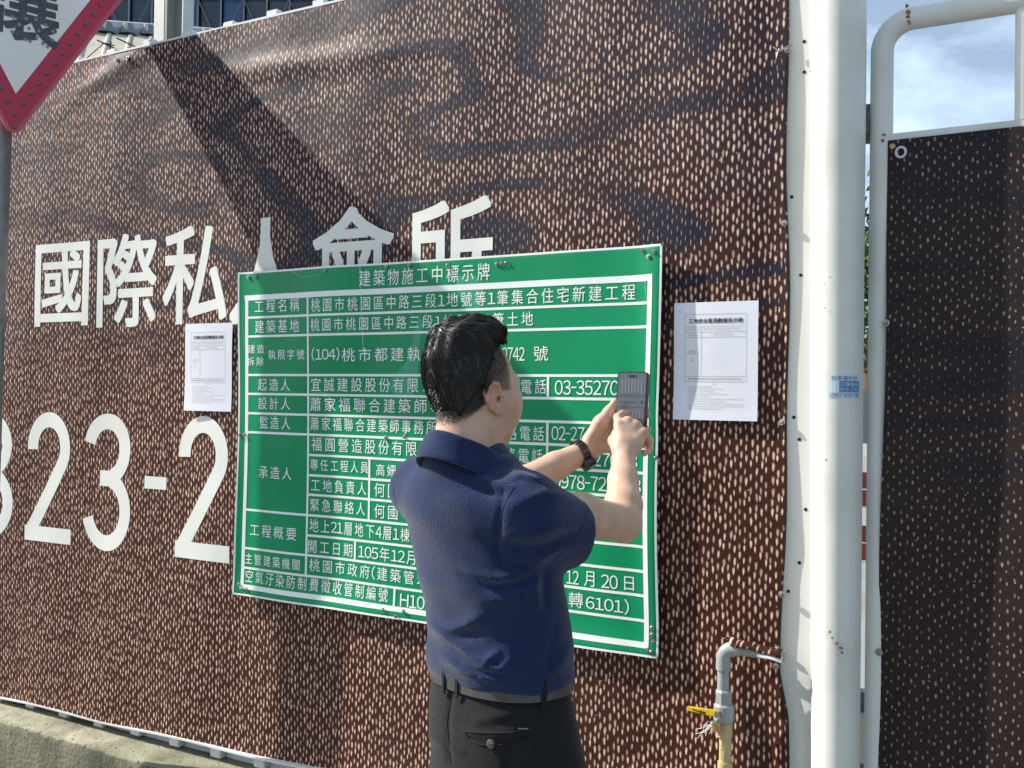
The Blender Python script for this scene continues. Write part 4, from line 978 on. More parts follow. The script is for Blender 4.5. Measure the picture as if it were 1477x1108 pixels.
red = np.exp(-((side-.086)/.010)**2)*(ear_dist < 1.4)*(np.linalg.norm(q, axis=1) < .15)
for c in ((P(933, 600, 2.34)), (P(934, 622, 2.34)), (P(880, 600, 2.32)), (P(932, 645, 2.24))): red = np.maximum(red, .8*np.exp(-(np.linalg.norm(V-c, axis=1)/.018)**2))
lips = np.exp(-((lu+.053)/.008)**2)*np.exp(-((lf-.098)/.012)**2)*(side < .024)
for c in (Im, Mm, Gm, Km, P(913, 613, 2.278), P(926, 622, 2.270), P(897, 597, 2.285)): red = np.maximum(red, .38*np.exp(-(np.linalg.norm(V-c, axis=1)/.012)**2))
red = np.maximum(red, .30*np.exp(-(np.linalg.norm(V-(Re_+(Re_-Rs)*.05), axis=1)/.035)**2))
red = np.clip(red+lips, 0, 1)
sk = mat('skin', (.62, .42, .30), .45, var=(.55, .34, .235), vscale=30, bump=.10, bscale=420, sub=.12, spec=.4)
nt = sk.node_tree; n, l = nt.nodes, nt.links; bs = n['Principled BSDF']
at = n.new('ShaderNodeAttribute'); at.attribute_name = 'stubble'; ar = n.new('ShaderNodeAttribute'); ar.attribute_name = 'red'
tc = n.new('ShaderNodeTexCoord'); no = n.new('ShaderNodeTexNoise'); no.inputs['Scale'].default_value = 620; no.inputs['Detail'].default_value = 2; l.new(tc.outputs['Object'], no.inputs['Vector'])
m1 = n.new('ShaderNodeMix'); m1.data_type = 'RGBA'; m1.inputs[7].default_value = (.55, .20, .15, 1); mul = n.new('ShaderNodeMath'); mul.operation = 'MULTIPLY'; mul.inputs[1].default_value = .6
l.new(ar.outputs['Fac'], mul.inputs[0]); l.new(mul.outputs[0], m1.inputs[0]); l.new(bs.inputs['Base Color'].links[0].from_socket, m1.inputs[6])
sb = n.new('ShaderNodeMath'); sb.operation = 'MULTIPLY_ADD'; l.new(no.outputs['Fac'], sb.inputs[0]); sb.inputs[1].default_value = 1.6; sb.inputs[2].default_value = -1.15
ad = n.new('ShaderNodeMath'); ad.operation = 'MULTIPLY_ADD'; l.new(at.outputs['Fac'], ad.inputs[0]); ad.inputs[1].default_value = 1.55; l.new(sb.outputs[0], ad.inputs[2]); ad.use_clamp = True
m2 = n.new('ShaderNodeMix'); m2.data_type = 'RGBA'; m2.inputs[7].default_value = (.018, .015, .013, 1); l.new(ad.outputs[0], m2.inputs[0]); l.new(m1.outputs[2], m2.inputs[6]); l.new(m2.outputs[2], bs.inputs['Base Color'])
body = np_obj('body', V, Fq, sk, man, {'stubble': stub, 'red': red})
body_bvh = BVHTree.FromPolygons([tuple(p) for p in V], [tuple(int(i) for i in q_) for q_ in Fq])
# eyes
M['eye'] = mat('eye_white', (.75, .72, .70), .15); M['iris'] = mat('iris', (.03, .015, .01), .1)
for s in (-1, 1):
    bm = bmesh.new(); bmesh.ops.create_uvsphere(bm, u_segments=16, v_segments=10, radius=.0112); me = bpy.data.meshes.new('eye'); bm.to_mesh(me); bm.free(); me.materials.append(M['eye']); me.shade_smooth()
    eo = link(bpy.data.objects.new('eye', me), man); eo.location = tuple(H(s*.031, .0835, .010))
    MB().tube([H(s*.031, .0935, .009), H(s*.031, .0952, .009)], [.0055, .0045], 12).obj('iris', M['iris'], eo)
    b = MB()
    for k in range(16): a = H(s*(.016+.0021*k), .099-.0009*k-.00006*k*k, .028+.004*math.sin(k/15*PI)); b.tube([a, a+HF2*.003+HR*s*.006+HU*.002], [.0012, .0004], 4)
    b.obj('eyebrow', M['cable'], man)

# hair: dark cap and combed strands
hair_m = mat('hair', (.009, .008, .007), .36, spec=.55, var=(.022, .018, .015), vscale=80)
S2 = SDF(Hc-.17, Hc+.19, .0028)
X, Y, Z = [s.astype(np.float32) for s in np.meshgrid(*[S2.lo[k]+S2.h*np.arange(S2.n[k]) for k in range(3)], indexing='ij')]
A = [(X-Hc[0])*v_[0]+(Y-Hc[1])*v_[1]+(Z-Hc[2])*v_[2] for v_ in (HR, HF2, HU)]
S2.ell(H(0, -.001, .042), HA, (.0715, .085, .083), 0); S2.cone(H(0, -.010, -.02), H(0, -.022, -.125), .050, .054, .03)
tu = np.clip((A[2]+.045)/.13, 0, 1); tu = tu*tu*(3-2*tu)
tv = np.clip((A[2]-.06)/.06, 0, 1); tv = tv*tv*(3-2*tv)
S2.F = (S2.F-(.0010+.0060*tu+.009*tv)).astype(np.float32)
S2.ell(H(.002, .004, .118), HA, (.050, .062, .030), .03); S2.ell(H(.006, .026, .126), HA, (.040, .034, .022), .025)         # swept volume at the front
S2.cone(H(-.022, .038, .122), H(.028, .034, .122), .014, .013, .02)
S2.ell(H(-.012, -.030, .126), HA, (.022, .022, .024), .02)        # crown tuft
lowb = np.clip(.045+1.75*(A[1]+.018), -.018, .106)+.004*np.sin(A[1]*260)+.003*np.sin(A[0]*310)
lowb = np.where(np.abs(A[0]) < .045, np.minimum(lowb, -.016), lowb)
frontb = .068
cutv = np.maximum(lowb-A[2], A[1]-frontb+.7*np.clip(.135-A[2], 0, .1))
fr = (np.sin(A[0]*190+A[1]*40)*.0012+np.sin(A[1]*150+A[2]*60)*.0012)*tu
S2.F = np.maximum(S2.F+fr, cutv*.8).astype(np.float32)
# carve the inside away so the cap is a shell over the skull
hv, hf = S2.mesh(); hv = relax(hv, hf, 2, .4)
hair = np_obj('hair', hv, hf, hair_m, man)
hb = BVHTree.FromPolygons([tuple(p) for p in hv], [tuple(int(i) for i in q_) for q_ in hf])
crown = H(-.014, -.032, .140)
tri = hv[hf[:, 0]]; nrmH = np.cross(hv[hf[:, 1]]-hv[hf[:, 0]], hv[hf[:, 2]]-hv[hf[:, 0]]); ar_ = np.linalg.norm(nrmH, axis=1)
loc_ = tri-Hc; okf = (ar_ > 1e-9); pr = ar_*okf; pr /= pr.sum()
V_, F_ = [], []; rr = random.Random(11)
ctrl = [np.array([rr.gauss(0, 1) for _ in range(3)]) for _ in range(400)]
cl_pts = hv[RNG.choice(len(hv), 400)]
idxs = RNG.choice(len(hf), 5200, p=pr)
for ii in idxs:
    p = hv[hf[ii]].mean(0); d = p-Hc; f_l, u_l, r_l = d@HF2, d@HU, d@HR
    inner = (np.linalg.norm([r_l/.0715, (f_l+.004)/.088, (u_l-.042)/.083]) < .93)
    if inner: continue
    ci = int(np.argmin(((cl_pts-p)**2).sum(1))); jit = ctrl[ci]*.34
    top = np.clip((u_l-.07)/.05, 0, 1)
    Ls_ = (.018+.026*top)*rr.uniform(.6, 1.25); nseg = 6; st_ = Ls_/nseg
    pts = [p]; cur = p.copy()
    for s in range(nseg):
        loc, nr, _, dist = hb.find_nearest(Vector(tuple(cur)))
        nr = np.array(nr); away = cur-crown; away -= nr*(away@nr); na = np.linalg.norm(away)+1e-6; away /= na
        dirv = away*1.0-UP*(.45*(1-top))+HF2*.5*top+HR*.25*top+jit+np.array([rr.gauss(0, .07) for _ in range(3)])
        dirv -= nr*(dirv@nr); dirv /= np.linalg.norm(dirv)+1e-9
        lift = .0006+.0048*(s/nseg)*(.3+.7*top)*rr.uniform(.5, 1.3)
        cur = np.array(loc)+dirv*st_+nr*lift; pts.append(cur)
    rad = rr.uniform(.0004, .0010); k0 = len(V_)
    t0 = pts[1]-pts[0]; t0 /= np.linalg.norm(t0); nn = d/np.linalg.norm(d); sd = np.cross(t0, nn); sd /= np.linalg.norm(sd)+1e-9
    for s, q_ in enumerate(pts):
        rr_ = rad*(1-.75*(s/nseg)**2); V_ += [q_+sd*rr_, q_-sd*rr_*.5+nn*rr_, q_-sd*rr_*.5-nn*rr_]
        if s:
            a = k0+3*(s-1)
            for j in range(3): F_.append((a+j, a+(j+1) % 3, a+3+(j+1) % 3, a+3+j))
# short cropped hair of the nape and sides
okv = np.where((stub > .25))[0]
bn_ = body.data; 
vn = np.zeros(len(V)*3, np.float32); bn_.vertices.foreach_get('normal', vn); vn = vn.reshape(-1, 3)
for ii in RNG.choice(okv, min(len(okv), 12000), replace=False):
    if RNG.random() > stub[ii]: continue
    p = V[ii]; nn = vn[ii].astype(float); dv = -UP*.9+nn*.55+RNG.normal(size=3)*.25-HF2*.3; dv /= np.linalg.norm(dv); ln = .003+.010*stub[ii]**2*RNG.random(); sd = np.cross(dv, nn); sd /= np.linalg.norm(sd)+1e-9
    k0 = len(V_); V_ += [p+sd*.00034, p-sd*.00034, p+dv*ln]; F_.append((k0, k0+1, k0+2))
o = obj('hair_strand', V_, F_, hair_m, hair, smooth=True); o['kind'] = 'stuff'

# ------------------------------------------------------------------ polo shirt
def sec(px, py, Zc, a, b): q = P(px, py, Zc); return (q[2], q[0], q[1], a, b)
shirt_m = mat('navy_fleece', (.012, .022, .064), .95, var=(.019, .032, .092), vscale=260, bump=.6, bscale=420, sheen=.28, spec=.15, detail=3)
secs = [sec(722, 979, 1.92, .144, .104), sec(722, 974, 1.92, .150, .109), sec(720, 950, 1.918, .155, .113), sec(719, 915, 1.915, .152, .110), sec(713, 870, 1.912, .152, .107), sec(705, 820, 1.91, .157, .108),
        sec(695, 770, 1.907, .163, .109), sec(688, 720, 1.90, .160, .106), sec(681, 692, 1.895, .122, .086), sec(678, 670, 1.89, .078, .070)]
lo = np.array([min(s[1] for s in secs)-.30, min(s[2] for s in secs)-.28, secs[0][0]-.02]); hi = np.array([max(s[1] for s in secs)+.32, max(s[2] for s in secs)+.36, P(677, 640, 1.88)[2]+.03])
S = SDF(lo, hi, .0042); S.loft(secs, BR, BF, .0, ex=2.35, z0=secs[0][0], z1=secs[-1][0])
# yoke and shoulders
S.cone(P(682, 676, 1.885), P(668, 662, 1.885), .072, .066, .03); S.cone(P(664, 674, 1.895), Ls+np.array([0, 0, .004]), .050, .052, .05); S.cone(P(690, 690, 1.88), Rs, .046, .052, .05)
# sleeves, cut at the hem
def sleeve(a, b, ra, rb, t1, inner):
    S.cone(a, b, ra, rb, .045)
Rh = P(822, 762, 1.885); Lh = P(676, 716, 2.14)
S.cone(Rs+np.array([0, 0, -.004]), Rh, .058, .058, .045); S.cone(Rs+np.array([0, 0, -.026]), Rh+np.array([0, 0, -.012]), .058, .057, .03); S.cone(Ls, Lh, .052, .052, .06)
X = S.lo[0]+S.h*np.arange(S.n[0])[:, None, None]; Y = S.lo[1]+S.h*np.arange(S.n[1])[None, :, None]; Zg = S.lo[2]+S.h*np.arange(S.n[2])[None, None, :]
for hpt, s0, rr_ in ((Rh, Rs, .056), (Lh, Ls, .050)):
    ax = hpt-s0; ax /= np.linalg.norm(ax)
    if hpt is Rh: ax = ax+np.array([0, 0, .30])+cR*.08; ax /= np.linalg.norm(ax)
    t = (X-hpt[0])*ax[0]+(Y-hpt[1])*ax[1]+(Zg-hpt[2])*ax[2]
    dd = np.sqrt(np.maximum((X-hpt[0])**2+(Y-hpt[1])**2+(Zg-hpt[2])**2-t*t, 0))
    near = dd < .13
    S.F = np.where(near & (t > -.02) & (t < .12), np.maximum(S.F, t-.004), S.F)
    S.F = np.where(near & (t > -.022), np.maximum(S.F, np.minimum(rr_-.006-dd, t+.022)*1.0), S.F).astype(np.float32)
# folds, given as ridges seen on the back and sleeve
QX, QY = X+0*Y+0*Zg, Y+0*X+0*Zg; QZ = Zg+0*X+0*Y
msk = np.abs(S.F) < .02
pts3 = np.stack([QX[msk], QY[msk], QZ[msk]], 1); fx, fy = proj(pts3); disp = np.zeros(len(pts3))
depth = -((pts3-CAM)@RC)[:, 2]
def ridge(pl, amp, wpx, near=(0, 2.3)):
    best = np.full(len(fx), 1e9); tt = np.zeros(len(fx)); n_ = len(pl)-1
    for i in range(n_):
        (x0, y0), (x1, y1) = pl[i], pl[i+1]; dx, dy = x1-x0, y1-y0; t = np.clip(((fx-x0)*dx+(fy-y0)*dy)/(dx*dx+dy*dy), 0, 1)
        dd = np.hypot(fx-x0-t*dx, fy-y0-t*dy); m_ = dd < best; best[m_] = dd[m_]; tt[m_] = (i+t[m_])/n_
    global disp
    disp += amp*np.exp(-(best/wpx)**2)*np.sin(PI*np.clip(tt*.9+.05, 0, 1))**.5
for a in (([(640, 905), (668, 902), (692, 889)], .008, 8), ([(655, 921), (676, 917), (700, 910)], -.004, 8),
          ([(625, 905), (659, 930), (680, 948), (698, 956), (718, 940)], .010, 6), ([(650, 938), (676, 957), (700, 964), (722, 966), (737, 951)], .008, 5.5),
          ([(640, 948), (659, 963), (698, 978), (728, 984)], .008, 6), ([(645, 936), (672, 949), (690, 958)], -.003, 5), ([(665, 955), (690, 969), (722, 977)], -.003, 5),
          ([(610, 880), (628, 912), (650, 940)], .004, 8), ([(700, 925), (740, 930), (770, 915)], -.004, 12),
          ([(668, 817), (690, 828), (712, 835), (745, 831), (785, 811)], .007, 6), ([(668, 829), (700, 847), (740, 846), (780, 828)], -.005, 7), ([(690, 865), (730, 868), (772, 845)], .005, 9),
          ([(776, 825), (773, 850), (776, 880)], .006, 5), ([(786, 825), (784, 850), (786, 880)], -.006, 5), ([(762, 830), (745, 890), (732, 945)], .004, 9),
          ([(733, 773), (770, 770), (804, 760), (850, 748)], .005, 8), ([(735, 787), (775, 788), (815, 775), (845, 765)], -.005, 8), ([(744, 806), (777, 808), (817, 789)], .005, 7),
          ([(742, 745), (780, 735), (830, 728)], -.0045, 9), ([(745, 725), (785, 712), (830, 718)], .005, 8),
          ([(690, 688), (712, 697), (738, 703)], .006, 6), ([(680, 700), (705, 712), (730, 716)], -.005, 7), ([(735, 690), (752, 683), (778, 690)], .006, 5), ([(728, 700), (722, 745), (717, 789), (727, 815)], -.005, 4),
          ([(598, 690), (640, 720), (690, 730)], .003, 14), ([(585, 740), (640, 760), (690, 775)], .0025, 16), ([(600, 830), (650, 850), (690, 850)], .003, 14), ([(826, 930), (812, 955), (790, 975)], .005, 7), ([(800, 900), (790, 950), (800, 985)], -.004, 7)):
    ridge(*a)
disp *= np.where(depth < 2.12, 1, .3)
disp += .0022*np.sin(pts3[:, 2]*38+pts3[:, 0]*21)*np.sin(pts3[:, 0]*29+pts3[:, 1]*17)
Fm = S.F[msk]-disp.astype(np.float32); S.F[msk] = Fm
V, Fq = S.mesh(); V = relax(V, Fq, 2, .4)
shirt = np_obj('polo_shirt', V, Fq, shirt_m, man)
sh_bvh = BVHTree.FromPolygons([tuple(p) for p in V], [tuple(int(i) for i in q_) for q_ in Fq])
def onsurf(bvh, px, py, lift=.001):
    d = ray(px, py); d = d/np.linalg.norm(d); loc, nr, _, _ = bvh.ray_cast(Vector(tuple(CAM)), Vector(tuple(d)))
    if loc is None: return None
    return np.array(loc)-d*lift, np.array(nr)
def surf_line(bvh, pl, r, name, m, parent, lift=.0006, sub=6, n=5):
    pts = []
    for i in range(len(pl)-1):
        for k in range(sub):
            t = k/sub; h = onsurf(bvh, pl[i][0]*(1-t)+pl[i+1][0]*t, pl[i][1]*(1-t)+pl[i+1][1]*t, lift)
            if h is not None: pts.append(h[0])
    h = onsurf(bvh, *pl[-1], lift)
    if h is not None: pts.append(h[0])
    if len(pts) > 2:
        P_ = np.array(pts); P_[1:-1] = (P_[:-2]+P_[1:-1]*2+P_[2:])/4
        return MB().tube(P_, r, n).obj(name, m, parent, smooth=True)
seam_m = mat('navy_seam', (.018, .028, .09), .95)
surf_line(sh_bvh, [(741, 702), (728, 725), (721, 750), (718, 775), (720, 795), (728, 812)], .0011, 'armhole_seam', seam_m, shirt)
surf_line(sh_bvh, [(776, 850), (780, 900), (786, 940), (793, 975)], .0009, 'side_seam', seam_m, shirt)
surf_line(sh_bvh, [(846, 738), (843, 752), (834, 770), (822, 786), (808, 800), (800, 806)], .0012, 'sleeve_hem', seam_m, shirt)
surf_line(sh_bvh, [(640, 668), (668, 684), (700, 694), (735, 697)], .0008, 'yoke_seam', seam_m, shirt)
# collar
cc = P(674, 655, 1.88); nT = 64; V_, F_ = [], []
prof = [(-.006, -.030), (.0, .006), (.003, .013), (.009, .014), (.013, .004), (.0185, -.014), (.026, -.036), (.0285, -.043), (.0260, -.0445), (.021, -.040), (.010, -.012)]
for i in range(nT+1):
    t = -PI*.97/1+2*PI*.97*i/nT; t_ = t-PI/2                       # opens at the front
    cr, cf = math.cos(t_), math.sin(t_)
    fr_ = (cf+1)/2
    for (dr, dz) in prof:
        R1, R2 = .0640+dr*1.05, .0690+dr*1.05
        wob = .0015*math.sin(5*t+dz*60)
        r_, f_ = (R1+wob)*cr, (R2+wob)*cf
        z = cc[2]+.009-.50*(f_+.03)+dz*(1.0+.25*fr_)-.0
        V_.append(np.array([cc[0], cc[1], 0])+BR*r_+BF*f_+np.array([0, 0, z]))
k = len(prof)
for i in range(nT):
    for j in range(k-1): a = i*k+j; F_.append((a, a+k, a+k+1, a+1))
co = obj('collar', V_, F_, shirt_m, shirt, smooth=True); md = co.modifiers.new('s', 'SOLIDIFY'); md.thickness = .0015; md2 = co.modifiers.new('ss', 'SUBSURF'); md2.levels = 1; md2.render_levels = 1
for k in range(3):
    q_ = P(720, 690+22*k, 1.99); 
    bt = MB().tube([(0, 0, 0), (0, 0, .003)], .0052, 12).obj('button', seam_m, shirt); c_ = np.array([base[0], base[1], 0])+BF*(.108)-BF*.0; 
    bt.location = tuple(np.array([cc[0], cc[1], cc[2]-.075-.035*k])+BF*(.098+.008*k)); bt.rotation_euler = Vector(tuple(BF)).to_track_quat('Z', 'Y').to_euler()

# ------------------------------------------------------------------ trousers, belt, shoes
tr_m = mat('black_trousers', (.009, .009, .010), .9, var=(.015, .015, .015), vscale=180, bump=.25, bscale=600, sheen=.12, spec=.25)
ts = [sec(721, 970, 1.92, .141, .101), sec(721, 1000, 1.92, .149, .110), sec(725, 1045, 1.915, .155, .119), sec(732, 1100, 1.91, .158, .122)]
zc_ = ts[-1][0]; pel = np.array([ts[-1][1], ts[-1][2]])
ts += [(zc_-.08, pel[0], pel[1], .158, .116)]
z0_ = zc_-.12
lo = np.array([pel[0]-.26, pel[1]-.26, .03]); hi = np.array([pel[0]+.26, pel[1]+.26, ts[0][0]+.03])
S = SDF(lo, hi, .006); S.loft(ts, BR, BF, 0, ex=2.3, z0=zc_-.07, z1=ts[0][0]+.004)
pb = np.array([pel[0], pel[1], 0])
for s in (-1, 1):
    hipp = pb+BR*s*.076+UP*(zc_-.04)+BF*.0; kn = pb+BR*s*.095+UP*.50+BF*.02; an = pb+BR*s*.11+UP*.09-BF*.01
    S.chain([hipp, lerp(hipp, kn, .5), kn, lerp(kn, an, .5)-BF*.01, an], [.092, .080, .066, .064, .058], .03)
X = S.lo[0]+S.h*np.arange(S.n[0])[:, None, None]; Y = S.lo[1]+S.h*np.arange(S.n[1])[None, :, None]; Zg = S.lo[2]+S.h*np.arange(S.n[2])[None, None, :]
S.F = S.F-(.003*np.sin(Zg*30+X*24)*np.sin(X*31-Y*17)*np.clip((zc_+.02-Zg)/.1, 0, 1)).astype(np.float32)
V, Fq = S.mesh(); V = relax(V, Fq, 2, .4)
# buttocks / pocket relief pressed in afterwards
fx, fy = proj(V); dv = np.zeros(len(V))
def rg(pl, amp, w):
    best = np.full(len(fx), 1e9)
    for i in range(len(pl)-1):
        (x0, y0), (x1, y1) = pl[i], pl[i+1]; dx, dy = x1-x0, y1-y0; t = np.clip(((fx-x0)*dx+(fy-y0)*dy)/(dx*dx+dy*dy), 0, 1); best = np.minimum(best, np.hypot(fx-x0-t*dx, fy-y0-t*dy))
    global dv
    dv = dv+amp*np.exp(-(best/w)**2)
rg([(690, 1040), (730, 1030), (750, 1026)], .004, 7); rg([(672, 1056), (710, 1060), (740, 1056)], .004, 6); rg([(650, 1004), (646, 1040), (648, 1100)], -.003, 4); rg([(620, 1060), (640, 1075), (665, 1085)], .003, 6); rg([(790, 1030), (770, 1050), (760, 1090)], .003, 8); rg([(735, 1080), (738, 1130)], -.006, 10)
cen = np.array([pel[0], pel[1]]); nr = V[:, :2]-cen; nr /= np.linalg.norm(nr, axis=1)[:, None]+1e-9; mk_ = ((V-CAM)@RC)[:, 2]*-1 < 1.98
V[:, :2] += nr*(dv*mk_)[:, None]
trs = np_obj('trousers', V, Fq, tr_m, man)
tb = BVHTree.FromPolygons([tuple(p) for p in V], [tuple(int(i) for i in q_) for q_ in Fq])
sm = mat('dark_seam', (.006, .006, .006), .9)
surf_line(tb, [(650, 1010), (646, 1030), (645, 1045), (648, 1075), (651, 1105)], .0010, 'side_seam', sm, trs, lift=.0004)
surf_line(tb, [(671, 1055), (690, 1057), (715, 1057.5), (741, 1056), (760, 1053)], .0015, 'pocket_edge', sm, trs)
surf_line(tb, [(671, 1057), (677, 1067), (690, 1074), (712, 1076), (735, 1072), (760, 1062)], .0013, 'pocket_flap_edge', tr_m, trs, lift=.0012)
surf_line(tb, [(613, 1025), (615, 1034), (622, 1038), (626, 1037)], .0012, 'pocket_edge', tr_m, trs, lift=.001)
surf_line(tb, [(747, 1051), (762, 1051.5)], .0014, 'pocket_stitch', M['steel_grey'], trs)
h = onsurf(tb, 708.5, 1073, .001)
if h is not None:
    qn = Vector(tuple(h[1])).normalized(); bt = MB().tube([(0, 0, -.001), (0, 0, .003), (0, 0, .0042)], [.0082, .0082, .0065], 18).obj('pocket_button', mat('button', (.05, .05, .05), .25, spec=.8), trs, smooth=True)
    bt.location = tuple(h[0]); bt.rotation_euler = qn.to_track_quat('Z', 'Y').to_euler()
    MB().tube([h[0]+np.array(qn)*.004+np.array([.0018, 0, .0018]), h[0]+np.array(qn)*.0052+np.array([.0018, 0, .0018])], .0012, 6).obj('button_hole', M['zinc'], trs)
# belt ring
bl_m = mat('belt_leather', (.045, .045, .045), .38, var=(.07, .07, .068), vscale=60, bump=.3, bscale=300, spec=.6)
def ring_band(z_top, z_bot, cx, cy, a, b, ex, dr, name, m, parent, t0=0, t1=2*PI, n=96, th=.0035):
    v, f = [], []
    def pt_(t, r, z):
        c, s = math.cos(t), math.sin(t); R0 = (abs(c/(a+r))**ex+abs(s/(b+r))**ex)**(-1/ex); p = np.array([cx, cy, 0])+BR*R0*c+BF*R0*s; p[2] = z; return p
    for i in range(n+1):
        t = t0+(t1-t0)*i/n; v += [pt_(t, dr, z_bot), pt_(t, dr+th, z_bot+.001), pt_(t, dr+th, z_top-.001), pt_(t, dr, z_top)]
        if i:
            k = 4*(i-1)
            for j in range(4): f.append((k+j, k+(j+1) % 4, k+4+(j+1) % 4, k+4+j))
    if t1-t0 < 6.2: f += [(3, 2, 1, 0), (4*n, 4*n+1, 4*n+2, 4*n+3)]
    o = obj(name, v, f, m, parent); o.data.shade_smooth()
    try: o.data.set_sharp_from_angle(angle=math.radians(40))
    except Exception: pass
    return o
bc = P(722, 975, 1.92); zt_ = P(721, 955, 1.92)[2]; zb_ = zt_-.037
belt = ring_band(zt_, zb_, bc[0], bc[1], .1440, .1045, 2.3, .004, 'belt', bl_m, man)
def ang_of(px):                                # angle on the waist ring that projects to px on the camera side
    best = None
    for t in np.linspace(0, 2*PI, 720):
        c, s = math.cos(t), math.sin(t); R0 = (abs(c/.150)**2.3+abs(s/.110)**2.3)**(-1/2.3); p = np.array([bc[0], bc[1], 0])+BR*R0*c+BF*R0*s; p[2] = (zt_+zb_)/2
        if (p-np.array([bc[0], bc[1], p[2]]))@cF > .02: continue
        x, _ = proj(p); e = abs(x-px)
        if best is None or e < best[0]: best = (e, t)
    return best[1]
for px in (643, 661, 784): a0 = ang_of(px); ring_band(zt_+.004, zb_-.010, bc[0], bc[1], .1440, .1045, 2.3, .0085, 'belt_loop', tr_m, belt, a0-.030, a0+.030, 4, .003)
a0 = ang_of(818); ring_band(zt_+.006, zb_-.012, bc[0], bc[1], .1440, .1045, 2.3, .0085, 'belt_pouch', mat('pouch', (.01, .01, .01), .6), belt, a0+.06, a0+.36, 8, .012)
ring_band(zt_-.002, zb_+.002, bc[0], bc[1], .1440, .1045, 2.3, .009, 'buckle', M['zinc'], belt, PI/2-.13, PI/2+.13, 6, .004)
# shoes
shoe_m = mat('black_shoe', (.012, .012, .012), .3, spec=.6)
for s in (-1, 1):
    an = pb+BR*s*.11; toe = BF*math.cos(.15)+BR*s*math.sin(.15)
    S = SDF(an-.30, an+np.array([.30, .30, .16]), .005)
    S.chain([an-toe*.055+UP*.05, an+toe*.02+UP*.055, an+toe*.12+UP*.038, an+toe*.19+UP*.032], [.040, .046, .044, .034], .02)
    S.cone(an+UP*.10, an+UP*.05, .036, .042, .02)
    Zg = S.lo[2]+S.h*np.arange(S.n[2])[None, None, :]; S.F = np.maximum(S.F, (.004-Zg)).astype(np.float32)
    V, Fq = S.mesh(); np_obj('shoe', relax(V, Fq, 1), Fq, shoe_m, man)

# ------------------------------------------------------------------ wristwatch
wa = Lw-Le; wa /= np.linalg.norm(wa); wc = lerp(Le, Lw, .925); wu = np.cross(wa, UP); wu /= np.linalg.norm(wu); ww = np.cross(wu, wa)
wt_m = mat('watch_metal', (.03, .03, .032), .25, .6, var=(.08, .075, .07), vscale=200, spec=.8)
wr = .0300; nl = 20; link0 = None
wat = empty('wristwatch', wc, None, None); wat.parent = man; wat.matrix_parent_inverse = man.matrix_world.inverted()
for k in range(nl):
    a = 2*PI*k/nl; c = wc+(wu*math.cos(a)+ww*math.sin(a))*wr; rad = (wu*math.cos(a)+ww*math.sin(a)); tg = (-wu*math.sin(a)+ww*math.cos(a))
    if link0 is None: link0 = MB().box(-.0043, .0043, -.0015, .0022, -.0092, .0092).obj('bracelet_link', wt_m, wat, bevel=.0008); o = link0
    else: o = link0.copy(); COL.objects.link(o)
    mm = Matrix.Identity(4)
    for i in range(3): mm[i][0] = tg[i]; mm[i][1] = rad[i]; mm[i][2] = wa[i]; mm[i][3] = c[i]
    o.parent = wat; o.matrix_parent_inverse = Matrix.Identity(4); o.matrix_basis = Matrix.Translation(-Vector(tuple(wc)))@mm
toc = CAM-wc; toc /= np.linalg.norm(toc); ra3 = toc*.35+cR*.75-UP*.55; ra3 -= wa*(ra3@wa); ra3 /= np.linalg.norm(ra3)
MB().tube([wc+ra3*(wr-.001), wc+ra3*(wr+.004), wc+ra3*(wr+.008), wc+ra3*(wr+.009)], [.017, .0185, .018, .016], 28).obj('watch_case', wt_m, wat, smooth=True)

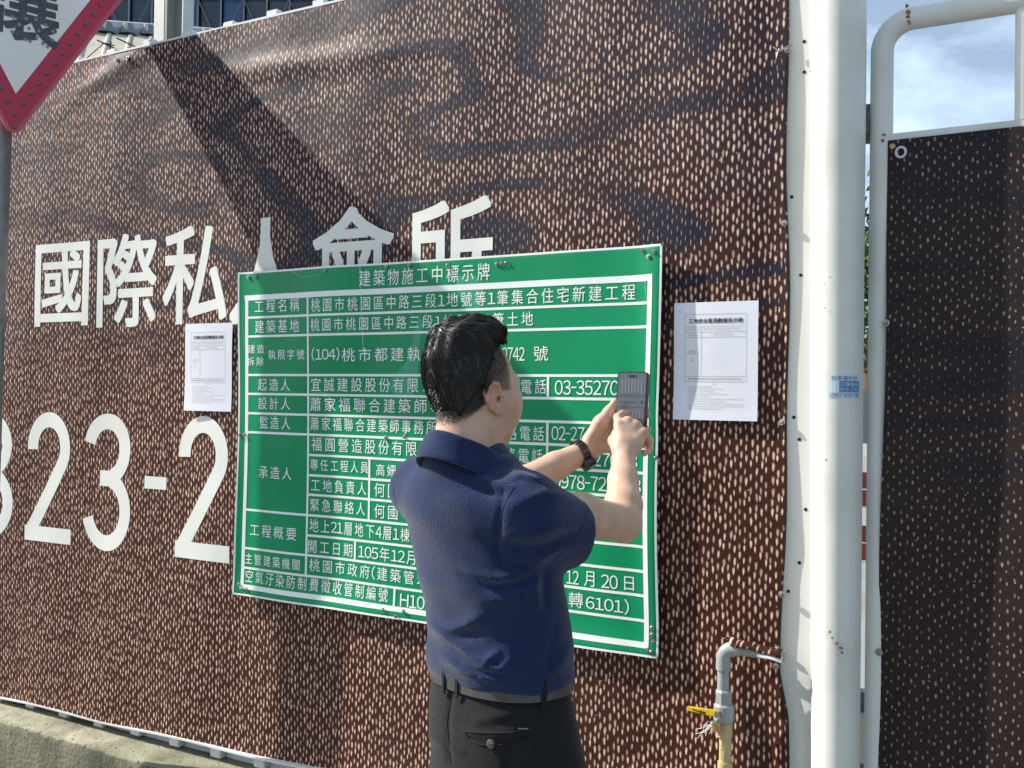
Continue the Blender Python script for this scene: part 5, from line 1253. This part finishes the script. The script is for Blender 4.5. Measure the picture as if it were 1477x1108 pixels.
# ------------------------------------------------------------------ phone
ph_n = -cF*math.cos(math.radians(31))-cR*math.sin(math.radians(31))+UP*.10; ph_n /= np.linalg.norm(ph_n)
ph_u = UP+cR*.012; ph_u = ph_u-ph_n*(ph_u@ph_n); ph_u /= np.linalg.norm(ph_u); ph_r = np.cross(ph_u, ph_n)
pc_ = P(910, 583.5, 2.315)
ph = empty('phone', pc_-ph_u*.075, 'black smartphone with grey screen held up in the left hand of the man', 'phone')
def PH(a, b, c): return pc_+ph_r*a+ph_u*b+ph_n*c
def rrect(w, h, r, n=6):
    out = []
    for cx_, cy_, t0 in ((w/2-r, h/2-r, 0), (-w/2+r, h/2-r, 90), (-w/2+r, -h/2+r, 180), (w/2-r, -h/2+r, 270)): out += [(cx_+r*math.cos(math.radians(t0+90*k/n)), cy_+r*math.sin(math.radians(t0+90*k/n))) for k in range(n+1)]
    return out
def slab(name, w, h, r, c0, c1, m, parent, cx_=0, cy_=0):
    p = rrect(w, h, r); n = len(p); v = [PH(a+cx_, b+cy_, c1) for a, b in p]+[PH(a+cx_, b+cy_, c0) for a, b in p]
    return obj(name, v, [tuple(range(n)), tuple(range(2*n-1, n-1, -1))]+[(i, i+n, (i+1) % n+n, (i+1) % n) for i in range(n)], m, parent)
M['case'] = mat('phone_case', (.015, .015, .017), .35); M['screen'] = mat('phone_screen', (.07, .08, .09), .10, emit=(.30, .32, .36), estr=.09); M['scr2'] = mat('screen_line', (.05, .05, .06), .2); M['scr3'] = mat('screen_light', (.3, .31, .33), .2, emit=(.4, .42, .46), estr=.3)
slab('case', .0760, .1500, .011, -.0115, -.0005, M['case'], ph); slab('bezel', .0725, .1470, .0095, -.0004, .0004, M['scr2'], ph); sc_ = slab('screen', .0685, .1430, .008, .0005, .0008, M['screen'], ph)
slab('camera_notch', .020, .0055, .0027, .0009, .0011, M['case'], ph, 0, .0645)
for b_, w_ in ((.022, .062), (.018, .062), (-.006, .062), (-.034, .062)): slab('screen_rule', w_, .0009, .0004, .0009, .0011, M['scr2'], ph, 0, b_)
for k in range(7): slab('screen_rule', .0006, .030, .0002, .0009, .0011, M['scr3'], ph, -.024+.008*k, .042)
for k in range(6): slab('screen_rule', .0006, .018, .0002, .0009, .0011, M['scr3'], ph, -.018+.008*k, -.024)
for k in range(9): slab('screen_mark', .0035, .0025, .0008, .0009, .0011, M['scr2'], ph, -.026+.0048*k, .005)
slab('screen_icon', .005, .005, .0024, .0009, .0011, M['case'], ph, .027, .006)
slab('side_button', .0015, .012, .0006, -.008, -.004, M['galv'], ph, .0385, .02)
